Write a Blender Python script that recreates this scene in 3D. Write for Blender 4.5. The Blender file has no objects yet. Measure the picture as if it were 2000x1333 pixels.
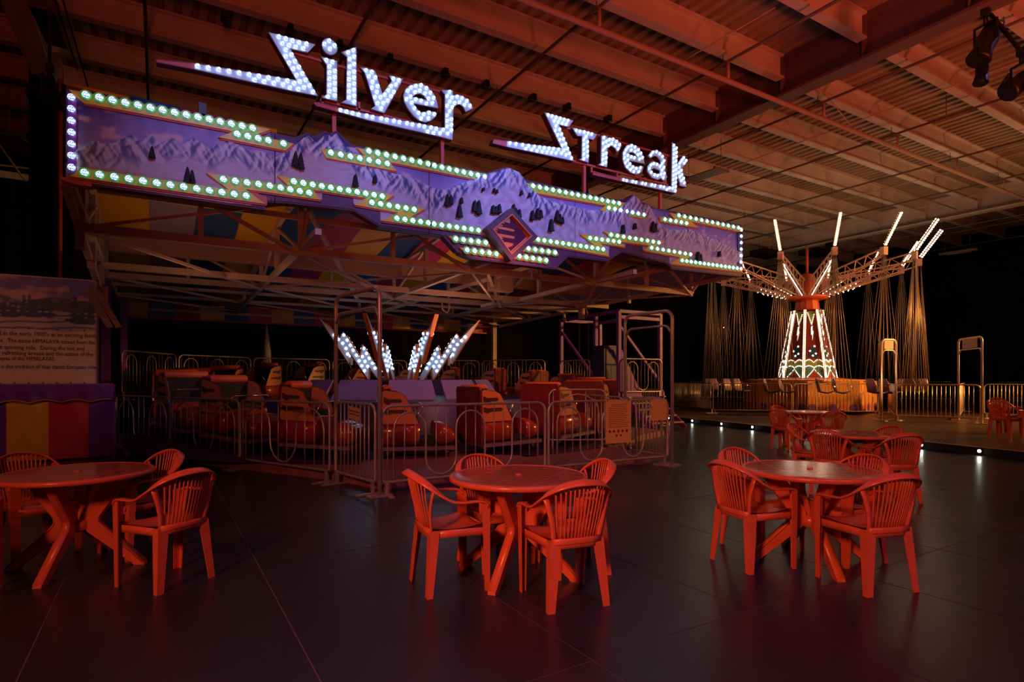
import bpy, math, random
from mathutils import Vector, Matrix, noise
random.seed(7)
PI = math.pi
scene = bpy.context.scene
COL = scene.collection

# ---------------------------------------------------------------- camera
F, HOR, CAMH = 1140.0, 739.0, 1.42
ALPHA = math.radians(58.77)
DX, DY = math.cos(ALPHA), math.sin(ALPHA)      # view direction
RX, RY = math.sin(ALPHA), -math.cos(ALPHA)     # right direction
cam = bpy.data.cameras.new('camera'); camo = bpy.data.objects.new('camera', cam); COL.objects.link(camo)
cam.sensor_width = 36; cam.lens = F / 2000 * 36
cam.shift_y = (HOR - 666.5) / 2000
cam.clip_end = 200
camo.location = (0, 0, CAMH)
camo.rotation_euler = (PI / 2, 0, ALPHA - PI / 2)
scene.camera = camo
scene.view_settings.view_transform = 'Standard'
scene.view_settings.look = 'None'
scene.view_settings.gamma = 1
scene.view_settings.use_curve_mapping = False
scene.view_settings.exposure = 0.0
cy = scene.cycles
cy.use_denoising = True
cy.max_bounces = 5; cy.diffuse_bounces = 3; cy.glossy_bounces = 3; cy.transmission_bounces = 2; cy.transparent_max_bounces = 6
cy.caustics_reflective = False; cy.caustics_refractive = False
cy.sample_clamp_indirect = 3.0
cy.use_adaptive_sampling = True; cy.adaptive_threshold = 0.02

world = bpy.data.worlds.new('world'); scene.world = world; world.use_nodes = True
world.node_tree.nodes['Background'].inputs[0].default_value = (0.35, 0.05, 0.04, 1)
world.node_tree.nodes['Background'].inputs[1].default_value = 0.0

def ray(px, py):
    l = (px - 1000) / F; u = (HOR - py) / F
    return (DX + RX * l, DY + RY * l, u)
def on_y(px, py, y):
    a, b, c = ray(px, py); t = y / b
    return (a * t, y, CAMH + c * t)
def on_x(px, py, x):
    a, b, c = ray(px, py); t = x / a
    return (x, b * t, CAMH + c * t)
def at_z(px, py, z=0.0):
    a, b, c = ray(px, py); t = (z - CAMH) / c
    return (a * t, b * t, z)
def at_Z(px, py, Z):
    a, b, c = ray(px, py)
    return (a * Z, b * Z, CAMH + c * Z)

# ---------------------------------------------------------------- lights
def aim(o, tgt):
    d = Vector(tgt) - o.location
    o.rotation_euler = d.to_track_quat('-Z', 'Y').to_euler()
def area(name, loc, tgt, size, color, power, spread=180, sy=None):
    l = bpy.data.lights.new(name, 'AREA'); l.energy = power; l.color = color; l.size = size
    if sy: l.shape = 'RECTANGLE'; l.size_y = sy
    l.spread = math.radians(spread)
    o = bpy.data.objects.new(name, l); COL.objects.link(o); o.location = loc; aim(o, tgt); return o
def spot(name, loc, tgt, angle, color, power, blend=0.6, size=0.1):
    l = bpy.data.lights.new(name, 'SPOT'); l.energy = power; l.color = color; l.spot_size = math.radians(angle)
    l.spot_blend = blend; l.shadow_soft_size = size
    o = bpy.data.objects.new(name, l); COL.objects.link(o); o.location = loc; aim(o, tgt); return o
def point(name, loc, color, power, size=0.03):
    l = bpy.data.lights.new(name, 'POINT'); l.energy = power; l.color = color; l.shadow_soft_size = size
    o = bpy.data.objects.new(name, l); COL.objects.link(o); o.location = loc; return o

RED = (1.0, 0.26, 0.13); AMBER = (1.0, 0.50, 0.20); VIOLET = (0.27, 0.31, 1.0)
area('red_wash_light', (-4.8, -1.5, 4.2), (3.4, 4.0, 0.3), 0.9, RED, 76, 68)
area('red_back_light', (4.5, -5.0, 5.2), (6.2, 3.4, 0.0), 1.5, RED, 9, 55)
area('red_up_light', (-1.0, -4.5, 1.0), (2.6, 2.6, 9.6), 1.6, (1.0, 0.10, 0.042), 230, 88)
area('red_up_light_right', (8.0, -3.5, 0.8), (12.5, 3.6, 9.4), 1.4, (1.0, 0.12, 0.05), 240, 88)
spot('violet_spot', (6.6, 0.6, 7.5), (6.0, 8.5, 4.55), 33, VIOLET, 2000, 0.9)
spot('violet_spot_middle', (4.0, 0.6, 7.5), (3.9, 8.5, 4.7), 30, VIOLET, 900, 0.9)
spot('violet_spot_left', (1.0, 0.5, 7.5), (1.5, 8.5, 4.75), 32, (0.30, 0.34, 1.0), 900, 0.9)
spot('violet_spot_right', (12.5, 1.0, 7.3), (9.8, 8.5, 4.6), 32, (0.42, 0.36, 1.0), 620, 0.9)
spot('violet_floor_spot', (2.0, -2.5, 7.3), (3.4, 3.0, 0.0), 66, (0.2, 0.17, 1.0), 330, 1.0)
spot('pink_canopy_spot', (0.5, 1.0, 6.4), (-0.2, 12.5, 3.0), 44, (1.0, 0.26, 0.13), 120, 0.8)
spot('pink_mural_spot', (-1.0, 0.5, 2.0), (1.2, 8.5, 3.5), 24, (1.0, 0.2, 0.16), 90, 1.0)
spot('board_spot', (-4.5, 3.0, 5.5), (-2.2, 12.7, 1.9), 26, (1.0, 0.34, 0.24), 420, 0.8)
area('amber_up_light', (24.0, 4.0, 0.8), (21.0, 9.0, 8.8), 1.2, (1.0, 0.42, 0.17), 120, 120)
area('amber_side_light', (27.0, 1.5, 5.5), (18.5, 10.0, 0.5), 1.0, (1.0, 0.42, 0.1), 520, 70)
spot('added_amber_arm_spot', (16.5, 8.0, 0.3), (21.4, 13.4, 5.4), 60, (1.0, 0.42, 0.18), 380, 0.6)  # added lamp with no fixture, warms the swing arms
area('ride_inner_light', (5.15, 7.4, 3.2), (5.15, 11.5, 0.4), 1.2, (1.0, 0.26, 0.14), 14, 110)
area('added_canopy_light', (6.0, 11.8, 2.4), (6.0, 12.2, 4.6), 1.6, (1.0, 0.42, 0.2), 15, 160)  # added lamp with no fixture, lights the tarps from below
area('added_canopy_light_left', (0.8, 11.6, 2.4), (1.0, 12.0, 4.6), 1.6, (1.0, 0.42, 0.2), 8, 160)  # second added lamp, unseen, for the left tarps

# ---------------------------------------------------------------- materials
MATS = {}
def mat(name, color, rough=0.5, metal=0.0, emit=None, estr=0.0, spec=0.5, coat=0.0, noise_amt=0.0, nscale=6.0, bump=0.0, bscale=30.0, attr=None):
    if name in MATS: return MATS[name]
    m = bpy.data.materials.new(name); m.use_nodes = True
    nt = m.node_tree; b = nt.nodes['Principled BSDF']
    b.inputs['Base Color'].default_value = (*color, 1)
    b.inputs['Roughness'].default_value = rough
    b.inputs['Metallic'].default_value = metal
    b.inputs['Specular IOR Level'].default_value = spec
    if coat: b.inputs['Coat Weight'].default_value = coat; b.inputs['Coat Roughness'].default_value = 0.08
    if emit:
        b.inputs['Emission Color'].default_value = (*emit, 1); b.inputs['Emission Strength'].default_value = estr
    tc = nt.nodes.new('ShaderNodeTexCoord')
    if attr:
        a = nt.nodes.new('ShaderNodeVertexColor'); a.layer_name = attr
        nt.links.new(a.outputs[0], b.inputs['Base Color'])
    if noise_amt:
        n = nt.nodes.new('ShaderNodeTexNoise'); n.inputs['Scale'].default_value = nscale; n.inputs['Detail'].default_value = 4
        nt.links.new(tc.outputs['Object'], n.inputs['Vector'])
        r = nt.nodes.new('ShaderNodeMapRange'); r.inputs[1].default_value = 0.3; r.inputs[2].default_value = 0.7
        r.inputs[3].default_value = 1 - noise_amt; r.inputs[4].default_value = 1 + noise_amt * 0.4
        nt.links.new(n.outputs[0], r.inputs[0])
        mx = nt.nodes.new('ShaderNodeMix'); mx.data_type = 'RGBA'; mx.blend_type = 'MULTIPLY'; mx.inputs[0].default_value = 1
        if attr: nt.links.new(a.outputs[0], mx.inputs[6])
        else: mx.inputs[6].default_value = (*color, 1)
        nt.links.new(r.outputs[0], mx.inputs[7]); nt.links.new(mx.outputs[2], b.inputs['Base Color'])
        r2 = nt.nodes.new('ShaderNodeMapRange'); r2.inputs[3].default_value = rough * 0.8; r2.inputs[4].default_value = min(1, rough * 1.25)
        nt.links.new(n.outputs[0], r2.inputs[0]); nt.links.new(r2.outputs[0], b.inputs['Roughness'])
    if bump:
        n2 = nt.nodes.new('ShaderNodeTexNoise'); n2.inputs['Scale'].default_value = bscale; n2.inputs['Detail'].default_value = 3
        nt.links.new(tc.outputs['Object'], n2.inputs['Vector'])
        bp = nt.nodes.new('ShaderNodeBump'); bp.inputs['Strength'].default_value = bump; bp.inputs['Distance'].default_value = 0.02
        nt.links.new(n2.outputs[0], bp.inputs['Height']); nt.links.new(bp.outputs[0], b.inputs['Normal'])
    MATS[name] = m
    return m

def bulb_mat(name, col, hot, strength, base):
    m = bpy.data.materials.new(name); m.use_nodes = True; nt = m.node_tree; b = nt.nodes['Principled BSDF']
    b.inputs['Base Color'].default_value = (0.5, 0.6, 0.7, 1); b.inputs['Roughness'].default_value = 0.25
    tc = nt.nodes.new('ShaderNodeTexCoord')
    v = nt.nodes.new('ShaderNodeTexVoronoi'); v.inputs['Scale'].default_value = 62; v.inputs['Randomness'].default_value = 0.45
    nt.links.new(tc.outputs['Object'], v.inputs['Vector'])
    r = nt.nodes.new('ShaderNodeMapRange'); r.inputs[1].default_value = 0.30; r.inputs[2].default_value = 0.55; r.inputs[3].default_value = strength; r.inputs[4].default_value = base
    nt.links.new(v.outputs['Distance'], r.inputs[0]); nt.links.new(r.outputs[0], b.inputs['Emission Strength'])
    c = nt.nodes.new('ShaderNodeMix'); c.data_type = 'RGBA'
    c.inputs[6].default_value = (*hot, 1); c.inputs[7].default_value = (*col, 1)
    r3 = nt.nodes.new('ShaderNodeMapRange'); r3.inputs[1].default_value = 0.30; r3.inputs[2].default_value = 0.5
    nt.links.new(v.outputs['Distance'], r3.inputs[0]); nt.links.new(r3.outputs[0], c.inputs[0])
    nt.links.new(c.outputs[2], b.inputs['Emission Color'])
    return m

M_plastic = mat('red_resin_plastic', (0.80, 0.145, 0.065), 0.28, spec=0.5, noise_amt=0.08, nscale=4)
M_black = mat('black_curtain_cloth', (0.012, 0.008, 0.009), 0.95, spec=0.1)
M_wall = mat('dark_wall_paint', (0.014, 0.01, 0.01), 0.9, spec=0.1)
M_steel = mat('painted_white_steel', (0.62, 0.56, 0.50), 0.6, noise_amt=0.15, nscale=1.5)
M_deck = mat('galvanised_roof_deck', (0.34, 0.27, 0.20), 0.6, noise_amt=0.2, nscale=1.0)
M_girder = mat('dark_girder_paint', (0.15, 0.09, 0.085), 0.6, noise_amt=0.15, nscale=1)
M_pipe = mat('red_painted_pipe', (0.5, 0.32, 0.28), 0.5)
M_darkpipe = mat('dark_steel_pipe', (0.16, 0.12, 0.1), 0.5)
M_blackmetal = mat('black_metal', (0.01, 0.01, 0.01), 0.45)
M_galv = mat('galvanised_tube', (0.55, 0.45, 0.4), 0.35, metal=0.5, noise_amt=0.12, nscale=9)
M_galv2 = mat('galvanised_tube_warm', (0.62, 0.5, 0.38), 0.35, metal=0.5)
M_frame = mat('cream_painted_truss', (0.58, 0.44, 0.36), 0.5, noise_amt=0.2, nscale=3)
M_purple = mat('purple_painted_steel', (0.22, 0.05, 0.42), 0.45, noise_amt=0.1)
M_navy = mat('navy_panel', (0.03, 0.02, 0.10), 0.5)
M_bolt_y = mat('sign_yellow_border', (0.78, 0.60, 0.04), 0.4)
M_bolt_g = mat('sign_green_spot', (0.14, 0.52, 0.07), 0.4)
M_face = mat('letter_face_painted_glow', (0.50, 0.62, 0.78), 0.4, emit=(0.20, 0.42, 0.75), estr=0.22)  # faint blue emission stands in for bulb light spread over the faces
M_boltface = mat('bolt_face_white', (0.55, 0.62, 0.75), 0.4)
M_return = mat('letter_return_dark', (0.10, 0.035, 0.06), 0.5)
M_redframe = mat('red_sign_frame', (0.62, 0.13, 0.11), 0.5)
M_bulb = bulb_mat('led_bulb_cool', (0.28, 0.55, 1.0), (0.78, 0.92, 1.0), 4.6, 0.5)
M_bulb2 = bulb_mat('led_bulb_small_cool', (0.3, 0.55, 1.0), (0.80, 0.92, 1.0), 5.0, 1.2)
M_warm = mat('warm_bulb', (1, 0.9, 0.7), 0.3, emit=(1.0, 0.78, 0.48), estr=20)
M_warm2 = mat('warm_bulb_white', (1, 0.95, 0.85), 0.3, emit=(1.0, 0.88, 0.68), estr=8)
M_edge = mat('edge_led', (1, 1, 1), 0.3, emit=(0.9, 1.0, 0.85), estr=45)
M_mural = mat('mural_paint', (0.5, 0.5, 0.5), 0.45, attr='Col', bump=0.25, bscale=25)
M_boardpic = mat('board_painting', (0.5, 0.5, 0.5), 0.6, attr='Col')
M_cream = mat('cream_board', (0.62, 0.48, 0.40), 0.6, noise_amt=0.1)
M_ink = mat('dark_lettering', (0.05, 0.02, 0.04), 0.7)
M_yel = mat('yellow_vinyl', (0.72, 0.40, 0.02), 0.45, bump=0.6, bscale=3)
M_redv = mat('crimson_vinyl', (0.55, 0.03, 0.06), 0.42, bump=0.6, bscale=3)
M_blue = mat('blue_vinyl', (0.02, 0.10, 0.28), 0.45, bump=0.5, bscale=4)
M_mag = mat('magenta_vinyl', (0.42, 0.03, 0.12), 0.45, bump=0.5, bscale=4)
M_purv = mat('purple_vinyl', (0.12, 0.02, 0.30), 0.45, bump=0.6, bscale=3)
M_lav = mat('lavender_tarp', (0.30, 0.24, 0.36), 0.6, bump=0.4, bscale=3)
M_tan = mat('tan_canopy_beam', (0.55, 0.36, 0.26), 0.6)
M_pine = mat('dark_pine', (0.01, 0.015, 0.02), 0.7)
M_maroon = mat('maroon_metalflake', (0.22, 0.03, 0.035), 0.35, noise_amt=0.3, nscale=8)
M_carred = mat('red_gelcoat', (0.42, 0.05, 0.03), 0.22, coat=0.5, noise_amt=0.1)
M_orange = mat('orange_panel', (0.72, 0.24, 0.08), 0.4)
M_slot = mat('dark_flame_stripe', (0.09, 0.02, 0.02), 0.5)
M_pad = mat('orange_vinyl_pad', (0.80, 0.14, 0.04), 0.45, bump=0.3, bscale=12)
M_rubber = mat('black_rubber', (0.015, 0.013, 0.013), 0.7)
M_chrome = mat('chrome_bar', (0.7, 0.6, 0.6), 0.2, metal=1.0)
M_track = mat('purple_blue_track', (0.035, 0.012, 0.07), 0.4, noise_amt=0.2)
M_plat = mat('ride_deck_plate', (0.34, 0.12, 0.14), 0.5, noise_amt=0.2, nscale=5)
M_pinkp = mat('pale_pink_panel', (0.27, 0.16, 0.21), 0.4)
M_stage = mat('dark_stage_floor', (0.06, 0.028, 0.018), 0.35, noise_amt=0.25, nscale=0.8)
M_stageedge = mat('black_stage_edge', (0.01, 0.01, 0.012), 0.5)
M_swingor = mat('swing_orange_panel', (0.72, 0.30, 0.06), 0.45, noise_amt=0.1)
M_swingarm = mat('swing_arm_white', (0.62, 0.36, 0.26), 0.45)
M_swingred = mat('swing_red_paint', (0.62, 0.10, 0.03), 0.45)
M_notice = mat('yellow_notice_board', (0.85, 0.42, 0.12), 0.6, noise_amt=0.06)
M_chain = mat('bronze_chain', (0.42, 0.30, 0.2), 0.4, metal=0.6)

def floor_mat(name, col):
    m = bpy.data.materials.new(name); m.use_nodes = True; nt = m.node_tree; b = nt.nodes['Principled BSDF']
    tc = nt.nodes.new('ShaderNodeTexCoord')
    n = nt.nodes.new('ShaderNodeTexNoise'); n.inputs['Scale'].default_value = 0.9; n.inputs['Detail'].default_value = 7; n.inputs['Roughness'].default_value = 0.65
    mp = nt.nodes.new('ShaderNodeMapping'); mp.inputs['Scale'].default_value = (1, 1.7, 1); mp.inputs['Rotation'].default_value = (0, 0, 0.5)
    geo = nt.nodes.new('ShaderNodeNewGeometry')
    nt.links.new(geo.outputs['Position'], mp.inputs[0]); nt.links.new(mp.outputs[0], n.inputs['Vector'])
    r = nt.nodes.new('ShaderNodeMapRange'); r.inputs[1].default_value = 0.3; r.inputs[2].default_value = 0.75; r.inputs[3].default_value = 0.27; r.inputs[4].default_value = 0.38
    nt.links.new(n.outputs[0], r.inputs[0]); nt.links.new(r.outputs[0], b.inputs['Roughness'])
    cr = nt.nodes.new('ShaderNodeMix'); cr.data_type = 'RGBA'
    cr.inputs[6].default_value = (col[0] * 0.7, col[1] * 0.7, col[2] * 0.7, 1); cr.inputs[7].default_value = (col[0] * 1.4, col[1] * 1.4, col[2] * 1.4, 1)
    nt.links.new(n.outputs[0], cr.inputs[0]); nt.links.new(cr.outputs[2], b.inputs['Base Color'])
    b.inputs['Specular IOR Level'].default_value = 0.45
    n3 = nt.nodes.new('ShaderNodeTexNoise'); n3.inputs['Scale'].default_value = 14; n3.inputs['Detail'].default_value = 4
    nt.links.new(geo.outputs['Position'], n3.inputs['Vector'])
    bp = nt.nodes.new('ShaderNodeBump'); bp.inputs['Strength'].default_value = 0.12; bp.inputs['Distance'].default_value = 0.01
    nt.links.new(n3.outputs[0], bp.inputs['Height']); nt.links.new(bp.outputs[0], b.inputs['Normal'])
    return m
M_floor = floor_mat('dark_sealed_concrete', (0.026, 0.024, 0.038))
M_joint = mat('joint_filler_glint', (0.22, 0.13, 0.17), 0.5)  # pale pink puts the glints along the floor joints into the colour

def tabletop_mat():
    m = bpy.data.materials.new('resin_table_top'); m.use_nodes = True; nt = m.node_tree; b = nt.nodes['Principled BSDF']
    tc = nt.nodes.new('ShaderNodeTexCoord')
    br = nt.nodes.new('ShaderNodeTexBrick'); br.offset = 0.0; br.inputs['Scale'].default_value = 1
    br.inputs['Brick Width'].default_value = 0.25; br.inputs['Row Height'].default_value = 0.085; br.inputs['Mortar Size'].default_value = 0.004
    br.inputs['Mortar Smooth'].default_value = 0.3
    br.inputs['Color1'].default_value = (0.50, 0.12, 0.07, 1); br.inputs['Color2'].default_value = (0.55, 0.13, 0.075, 1); br.inputs['Mortar'].default_value = (0.75, 0.26, 0.16, 1)
    nt.links.new(tc.outputs['Object'], br.inputs['Vector'])
    nt.links.new(br.outputs['Color'], b.inputs['Base Color'])
    b.inputs['Roughness'].default_value = 0.15
    n = nt.nodes.new('ShaderNodeTexNoise'); n.inputs['Scale'].default_value = 30; n.inputs['Detail'].default_value = 1
    mp = nt.nodes.new('ShaderNodeMapping'); mp.inputs['Scale'].default_value = (0.35, 1.3, 1)
    nt.links.new(tc.outputs['Object'], mp.inputs[0]); nt.links.new(mp.outputs[0], n.inputs['Vector'])
    ad = nt.nodes.new('ShaderNodeMath'); ad.operation = 'SUBTRACT'
    ml = nt.nodes.new('ShaderNodeMath'); ml.operation = 'MULTIPLY'; ml.inputs[1].default_value = 0.25
    nt.links.new(n.outputs[0], ml.inputs[0]); nt.links.new(ml.outputs[0], ad.inputs[0]); nt.links.new(br.outputs['Fac'], ad.inputs[1])
    bp = nt.nodes.new('ShaderNodeBump'); bp.inputs['Strength'].default_value = 0.5; bp.inputs['Distance'].default_value = 0.006
    nt.links.new(ad.outputs[0], bp.inputs['Height']); nt.links.new(bp.outputs[0], b.inputs['Normal'])
    return m
M_top = tabletop_mat()

# ---------------------------------------------------------------- mesh builder
WL = {}   # object -> world location (unrotated parents)
def wl(o):
    return Vector(WL.get(o.name, (0, 0, 0))) if o else Vector((0, 0, 0))
def put(name, me, parent=None, loc=None, rot=None):
    """loc is a world location when given"""
    o = bpy.data.objects.new(name, me); COL.objects.link(o)
    if parent: o.parent = parent
    L = Vector(loc) if loc is not None else (wl(parent))
    o.location = L - wl(parent)
    WL[o.name] = tuple(L)
    if rot: o.rotation_euler = rot
    return o
def tag(o, label=None, cat=None, group=None, kind=None):
    if label: o['label'] = label
    if cat: o['category'] = cat
    if group: o['group'] = group
    if kind: o['kind'] = kind
    return o
def thing(name, loc, label, cat, group=None, rz=0.0, kind=None):
    o = bpy.data.objects.new(name, None); COL.objects.link(o); o.empty_display_size = 0.1
    o.location = loc; o.rotation_euler = (0, 0, rz); WL[o.name] = tuple(loc)
    return tag(o, label, cat, group, kind)
def structure(name, loc=(0, 0, 0)):
    o = bpy.data.objects.new(name, None); COL.objects.link(o); o.location = loc; WL[o.name] = tuple(loc)
    o['kind'] = 'structure'; return o

def tri2(poly, holes=()):
    from mathutils.geometry import tessellate_polygon
    loops = [[Vector((p[0], p[1], 0)) for p in poly]] + [[Vector((p[0], p[1], 0)) for p in h] for h in holes]
    return tessellate_polygon(loops)

class MB:
    def __init__(s): s.v = []; s.f = []; s.sm = []; s.mi = []; s.cur = 0
    def face(s, idx, smooth=False): s.f.append(tuple(idx)); s.sm.append(smooth); s.mi.append(s.cur)
    def box(s, c, d, M=None):
        n = len(s.v); c = Vector(c)
        for z in (-1, 1):
            for y in (-1, 1):
                for x in (-1, 1):
                    p = Vector((x * d[0] / 2, y * d[1] / 2, z * d[2] / 2))
                    if M is not None: p = M @ p
                    s.v.append(tuple(p + c))
        for q in ((0, 2, 3, 1), (4, 5, 7, 6), (0, 1, 5, 4), (2, 6, 7, 3), (0, 4, 6, 2), (1, 3, 7, 5)):
            s.face([n + i for i in q])
        return s
    def bar(s, a, b, w, h=None, up=(0, 0, 1)):
        h = h or w; a = Vector(a); b = Vector(b); d = (b - a); L = d.length
        if L < 1e-6: return s
        d.normalize(); u = Vector(up)
        if abs(d.dot(u)) > 0.98: u = Vector((1, 0, 0))
        x = d.cross(u).normalized(); z = x.cross(d).normalized()
        M = Matrix((x, d, z)).transposed()
        return s.box((a + b) / 2, (w, L, h), M)
    def ring_loft(s, rings, cap=True, closed=False, smooth=True):
        n0 = len(s.v); k = len(rings[0])
        for r in rings:
            for p in r: s.v.append(tuple(p))
        m = len(rings)
        for i in range(m if closed else m - 1):
            j = (i + 1) % m
            for q in range(k):
                q2 = (q + 1) % k
                s.face((n0 + i * k + q, n0 + i * k + q2, n0 + j * k + q2, n0 + j * k + q), smooth)
        if cap and not closed:
            s.face([n0 + q for q in range(k)][::-1]); s.face([n0 + (m - 1) * k + q for q in range(k)])
        return s
    def tube(s, pts, r, n=8, closed=False, smooth=True, cap=True):
        pts = [Vector(p) for p in pts]; m = len(pts); rings = []
        prev = None
        for i, p in enumerate(pts):
            if closed: t = pts[(i + 1) % m] - pts[i - 1]
            elif i == 0: t = pts[1] - p
            elif i == m - 1: t = p - pts[i - 1]
            else: t = (pts[i + 1] - p).normalized() + (p - pts[i - 1]).normalized()
            if t.length < 1e-9: t = Vector((0, 0, 1))
            t.normalize()
            if prev is None:
                u = Vector((0, 0, 1)) if abs(t.z) < 0.9 else Vector((1, 0, 0))
                x = t.cross(u).normalized()
            else:
                x = prev - t * prev.dot(t)
                x.normalize()
            prev = x; y = t.cross(x)
            rr = r[i] if isinstance(r, (list, tuple)) else r
            rings.append([p + (x * math.cos(2 * PI * q / n) + y * math.sin(2 * PI * q / n)) * rr for q in range(n)])
        return s.ring_loft(rings, cap, closed, smooth)
    def cyl(s, a, b, r, n=10, smooth=True): return s.tube([a, b], r, n, smooth=smooth)
    def lathe(s, prof, c=(0, 0, 0), n=24, smooth=True, cap=False):
        rings = [[(c[0] + r * math.cos(2 * PI * q / n), c[1] + r * math.sin(2 * PI * q / n), c[2] + z) for q in range(n)] for r, z in prof]
        return s.ring_loft(rings, cap, False, smooth)
    def sweep(s, secs, smooth=True, cap=True, n=8):
        """secs: (center, axisA, axisB) half-vectors; superellipse ring"""
        rings = []
        for c, a, b in secs:
            c = Vector(c); a = Vector(a); b = Vector(b); rg = []
            for q in range(n):
                th = 2 * PI * (q + 0.5) / n; co, si = math.cos(th), math.sin(th)
                co = math.copysign(abs(co) ** 0.7, co); si = math.copysign(abs(si) ** 0.7, si)
                rg.append(c + a * co + b * si)
            rings.append(rg)
        return s.ring_loft(rings, cap, False, smooth)
    def prism(s, poly, f0, f1, holes=()):
        """poly 2D; f0/f1 map (u,v)->3D for the two faces"""
        loops = [list(poly)] + [list(h) for h in holes]
        tris = tri2(poly, holes); n0 = len(s.v)
        flat = [p for l in loops for p in l]; N = len(flat)
        for p in flat: s.v.append(tuple(f0(*p)))
        for p in flat: s.v.append(tuple(f1(*p)))
        for t in tris:
            s.face([n0 + i for i in t]); s.face([n0 + N + i for i in reversed(t)])
        o = 0
        for l in loops:
            k = len(l)
            for i in range(k):
                j = (i + 1) % k
                s.face((n0 + o + i, n0 + o + j, n0 + N + o + j, n0 + N + o + i))
            o += k
        return s
    def mesh(s, name, m, off=(0, 0, 0)):
        me = bpy.data.meshes.new(name)
        ox, oy, oz = off
        me.from_pydata([(a - ox, b - oy, c - oz) for a, b, c in s.v], [], s.f)
        me.polygons.foreach_set('use_smooth', s.sm)
        ms = m if isinstance(m, (list, tuple)) else [m]
        for x in ms: me.materials.append(x)
        if len(ms) > 1: me.polygons.foreach_set('material_index', s.mi)
        me.update()
        return me
    def build(s, name, m, parent=None, local=False):
        """verts in world coords unless local"""
        off = (0, 0, 0) if local else wl(parent)
        return put(name, s.mesh(name, m, off), parent)
    def at(s, name, m, loc, parent=None):
        """verts in world, object origin placed at loc"""
        return put(name, s.mesh(name, m, loc), parent, loc)

def fixn(o):
    import bmesh
    bm = bmesh.new(); bm.from_mesh(o.data); bmesh.ops.recalc_face_normals(bm, faces=bm.faces); bm.to_mesh(o.data); bm.free()
    return o
def catmull(P, k=4):
    P = [Vector(p) for p in P]; out = []
    for i in range(len(P) - 1):
        p0 = P[max(i - 1, 0)]; p1 = P[i]; p2 = P[i + 1]; p3 = P[min(i + 2, len(P) - 1)]
        for j in range(k):
            t = j / k
            out.append(0.5 * ((2 * p1) + (p2 - p0) * t + (2 * p0 - 5 * p1 + 4 * p2 - p3) * t * t + (-p0 + 3 * p1 - 3 * p2 + p3) * t ** 3))
    out.append(P[-1]); return out
def copy_tree(o, parent=None):
    c = o.copy(); COL.objects.link(c)
    if parent: c.parent = parent
    for ch in [x for x in ALLCH.get(o.name, [])]:
        copy_tree(ch, c)
    return c
ALLCH = {}
ORD = ['first', 'second', 'third', 'fourth', 'fifth', 'sixth', 'seventh', 'eighth', 'ninth', 'tenth', 'eleventh', 'twelfth', 'thirteenth', 'fourteenth', 'fifteenth']
def reg(o):
    ALLCH[o.name] = list(o.children)
    for c in o.children: reg(c)

# ================================================================ STRUCTURE
X0, X1, Y0, Y1, ZD = -13.0, 36.0, -8.0, 24.6, 8.93
# floor of slabs with open joints
fl = structure('floor')
mb = MB(); mb.box(((X0 + X1) / 2, (Y0 + Y1) / 2, -0.0983), (X1 - X0 + 2, Y1 - Y0 + 2, 0.19)); mb.build('joint_filler_glint', M_joint, fl)
GAP = 0.009
def slab(x0, x1, y0, y1):
    m = MB(); m.box(((x0 + x1) / 2, (y0 + y1) / 2, -0.008), (x1 - x0 - GAP, y1 - y0 - GAP, 0.016)); return m
SX, SY = 1.22, 2.5
slab_me = MB().box((0, 0, -0.008), (SX - GAP, SY - GAP, 0.016)).mesh('floor_panel', M_floor)
for i in range(-5, 13):
    for j in range(-3, 9):
        put('floor_panel', slab_me, fl, (0.65 + SX * (i + 0.5), 2.3 + SY * (j + 0.5), 0))
fx0, fx1, fy0, fy1 = 0.65 - 5 * SX, 0.65 + 13 * SX, 2.3 - 3 * SY, 2.3 + 9 * SY
for a in ((X0, fx0, Y0, Y1), (fx0, fx1, Y0, fy0), (fx1, X1, Y0, Y1)):
    slab(*a).build('floor_panel', M_floor, fl)

def wall(name, a, b, top=ZD, th=0.2):
    m = MB(); m.box(((a[0] + b[0]) / 2, (a[1] + b[1]) / 2, top / 2), (abs(b[0] - a[0]) + th, abs(b[1] - a[1]) + th, top)); o = m.build(name, M_wall); o['kind'] = 'structure'; return o
wall('wall_back', (X0, Y1 + 0.35), (X1, Y1 + 0.35)); wall('wall_right', (X1 + 0.35, Y0), (X1 + 0.35, Y1))
wall('wall_left', (X0 - 0.1, Y0), (X0 - 0.1, Y1)); wall('wall_front', (X0, Y0 - 0.1), (X1, Y0 - 0.1))
# pleated black drapes
def drape(name, a, b, top, label):
    a = Vector((*a, 0)); b = Vector((*b, 0)); d = (b - a); L = d.length; d.normalize(); n = Vector((-d.y, d.x, 0)); m = MB()
    k = int(L / 0.16); rows = []
    for z in (0.0, top):
        rows.append([a + d * (L * i / k) + n * (0.05 * math.sin(i * 1.7) + 0.03 * math.sin(i * 0.63)) + Vector((0, 0, z)) for i in range(k + 1)])
    n0 = 0
    for r in rows: m.v += [tuple(p) for p in r]
    for i in range(k): m.face((i, i + 1, k + 2 + i, k + 1 + i), True)
    o = m.build(name, M_black); tag(o, label, 'curtain'); return o
drape('stage_curtain', (X0 + 0.2, 24.0), (X1 - 0.15, 24.0), 7.7, 'tall black pleated curtain closing the hall behind both rides')
drape('stage_curtain', (X1 - 0.1, 24.0), (X1 - 0.1, Y0 + 0.3), 8.33, 'tall black pleated curtain down the right side beyond the swing ride')

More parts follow.
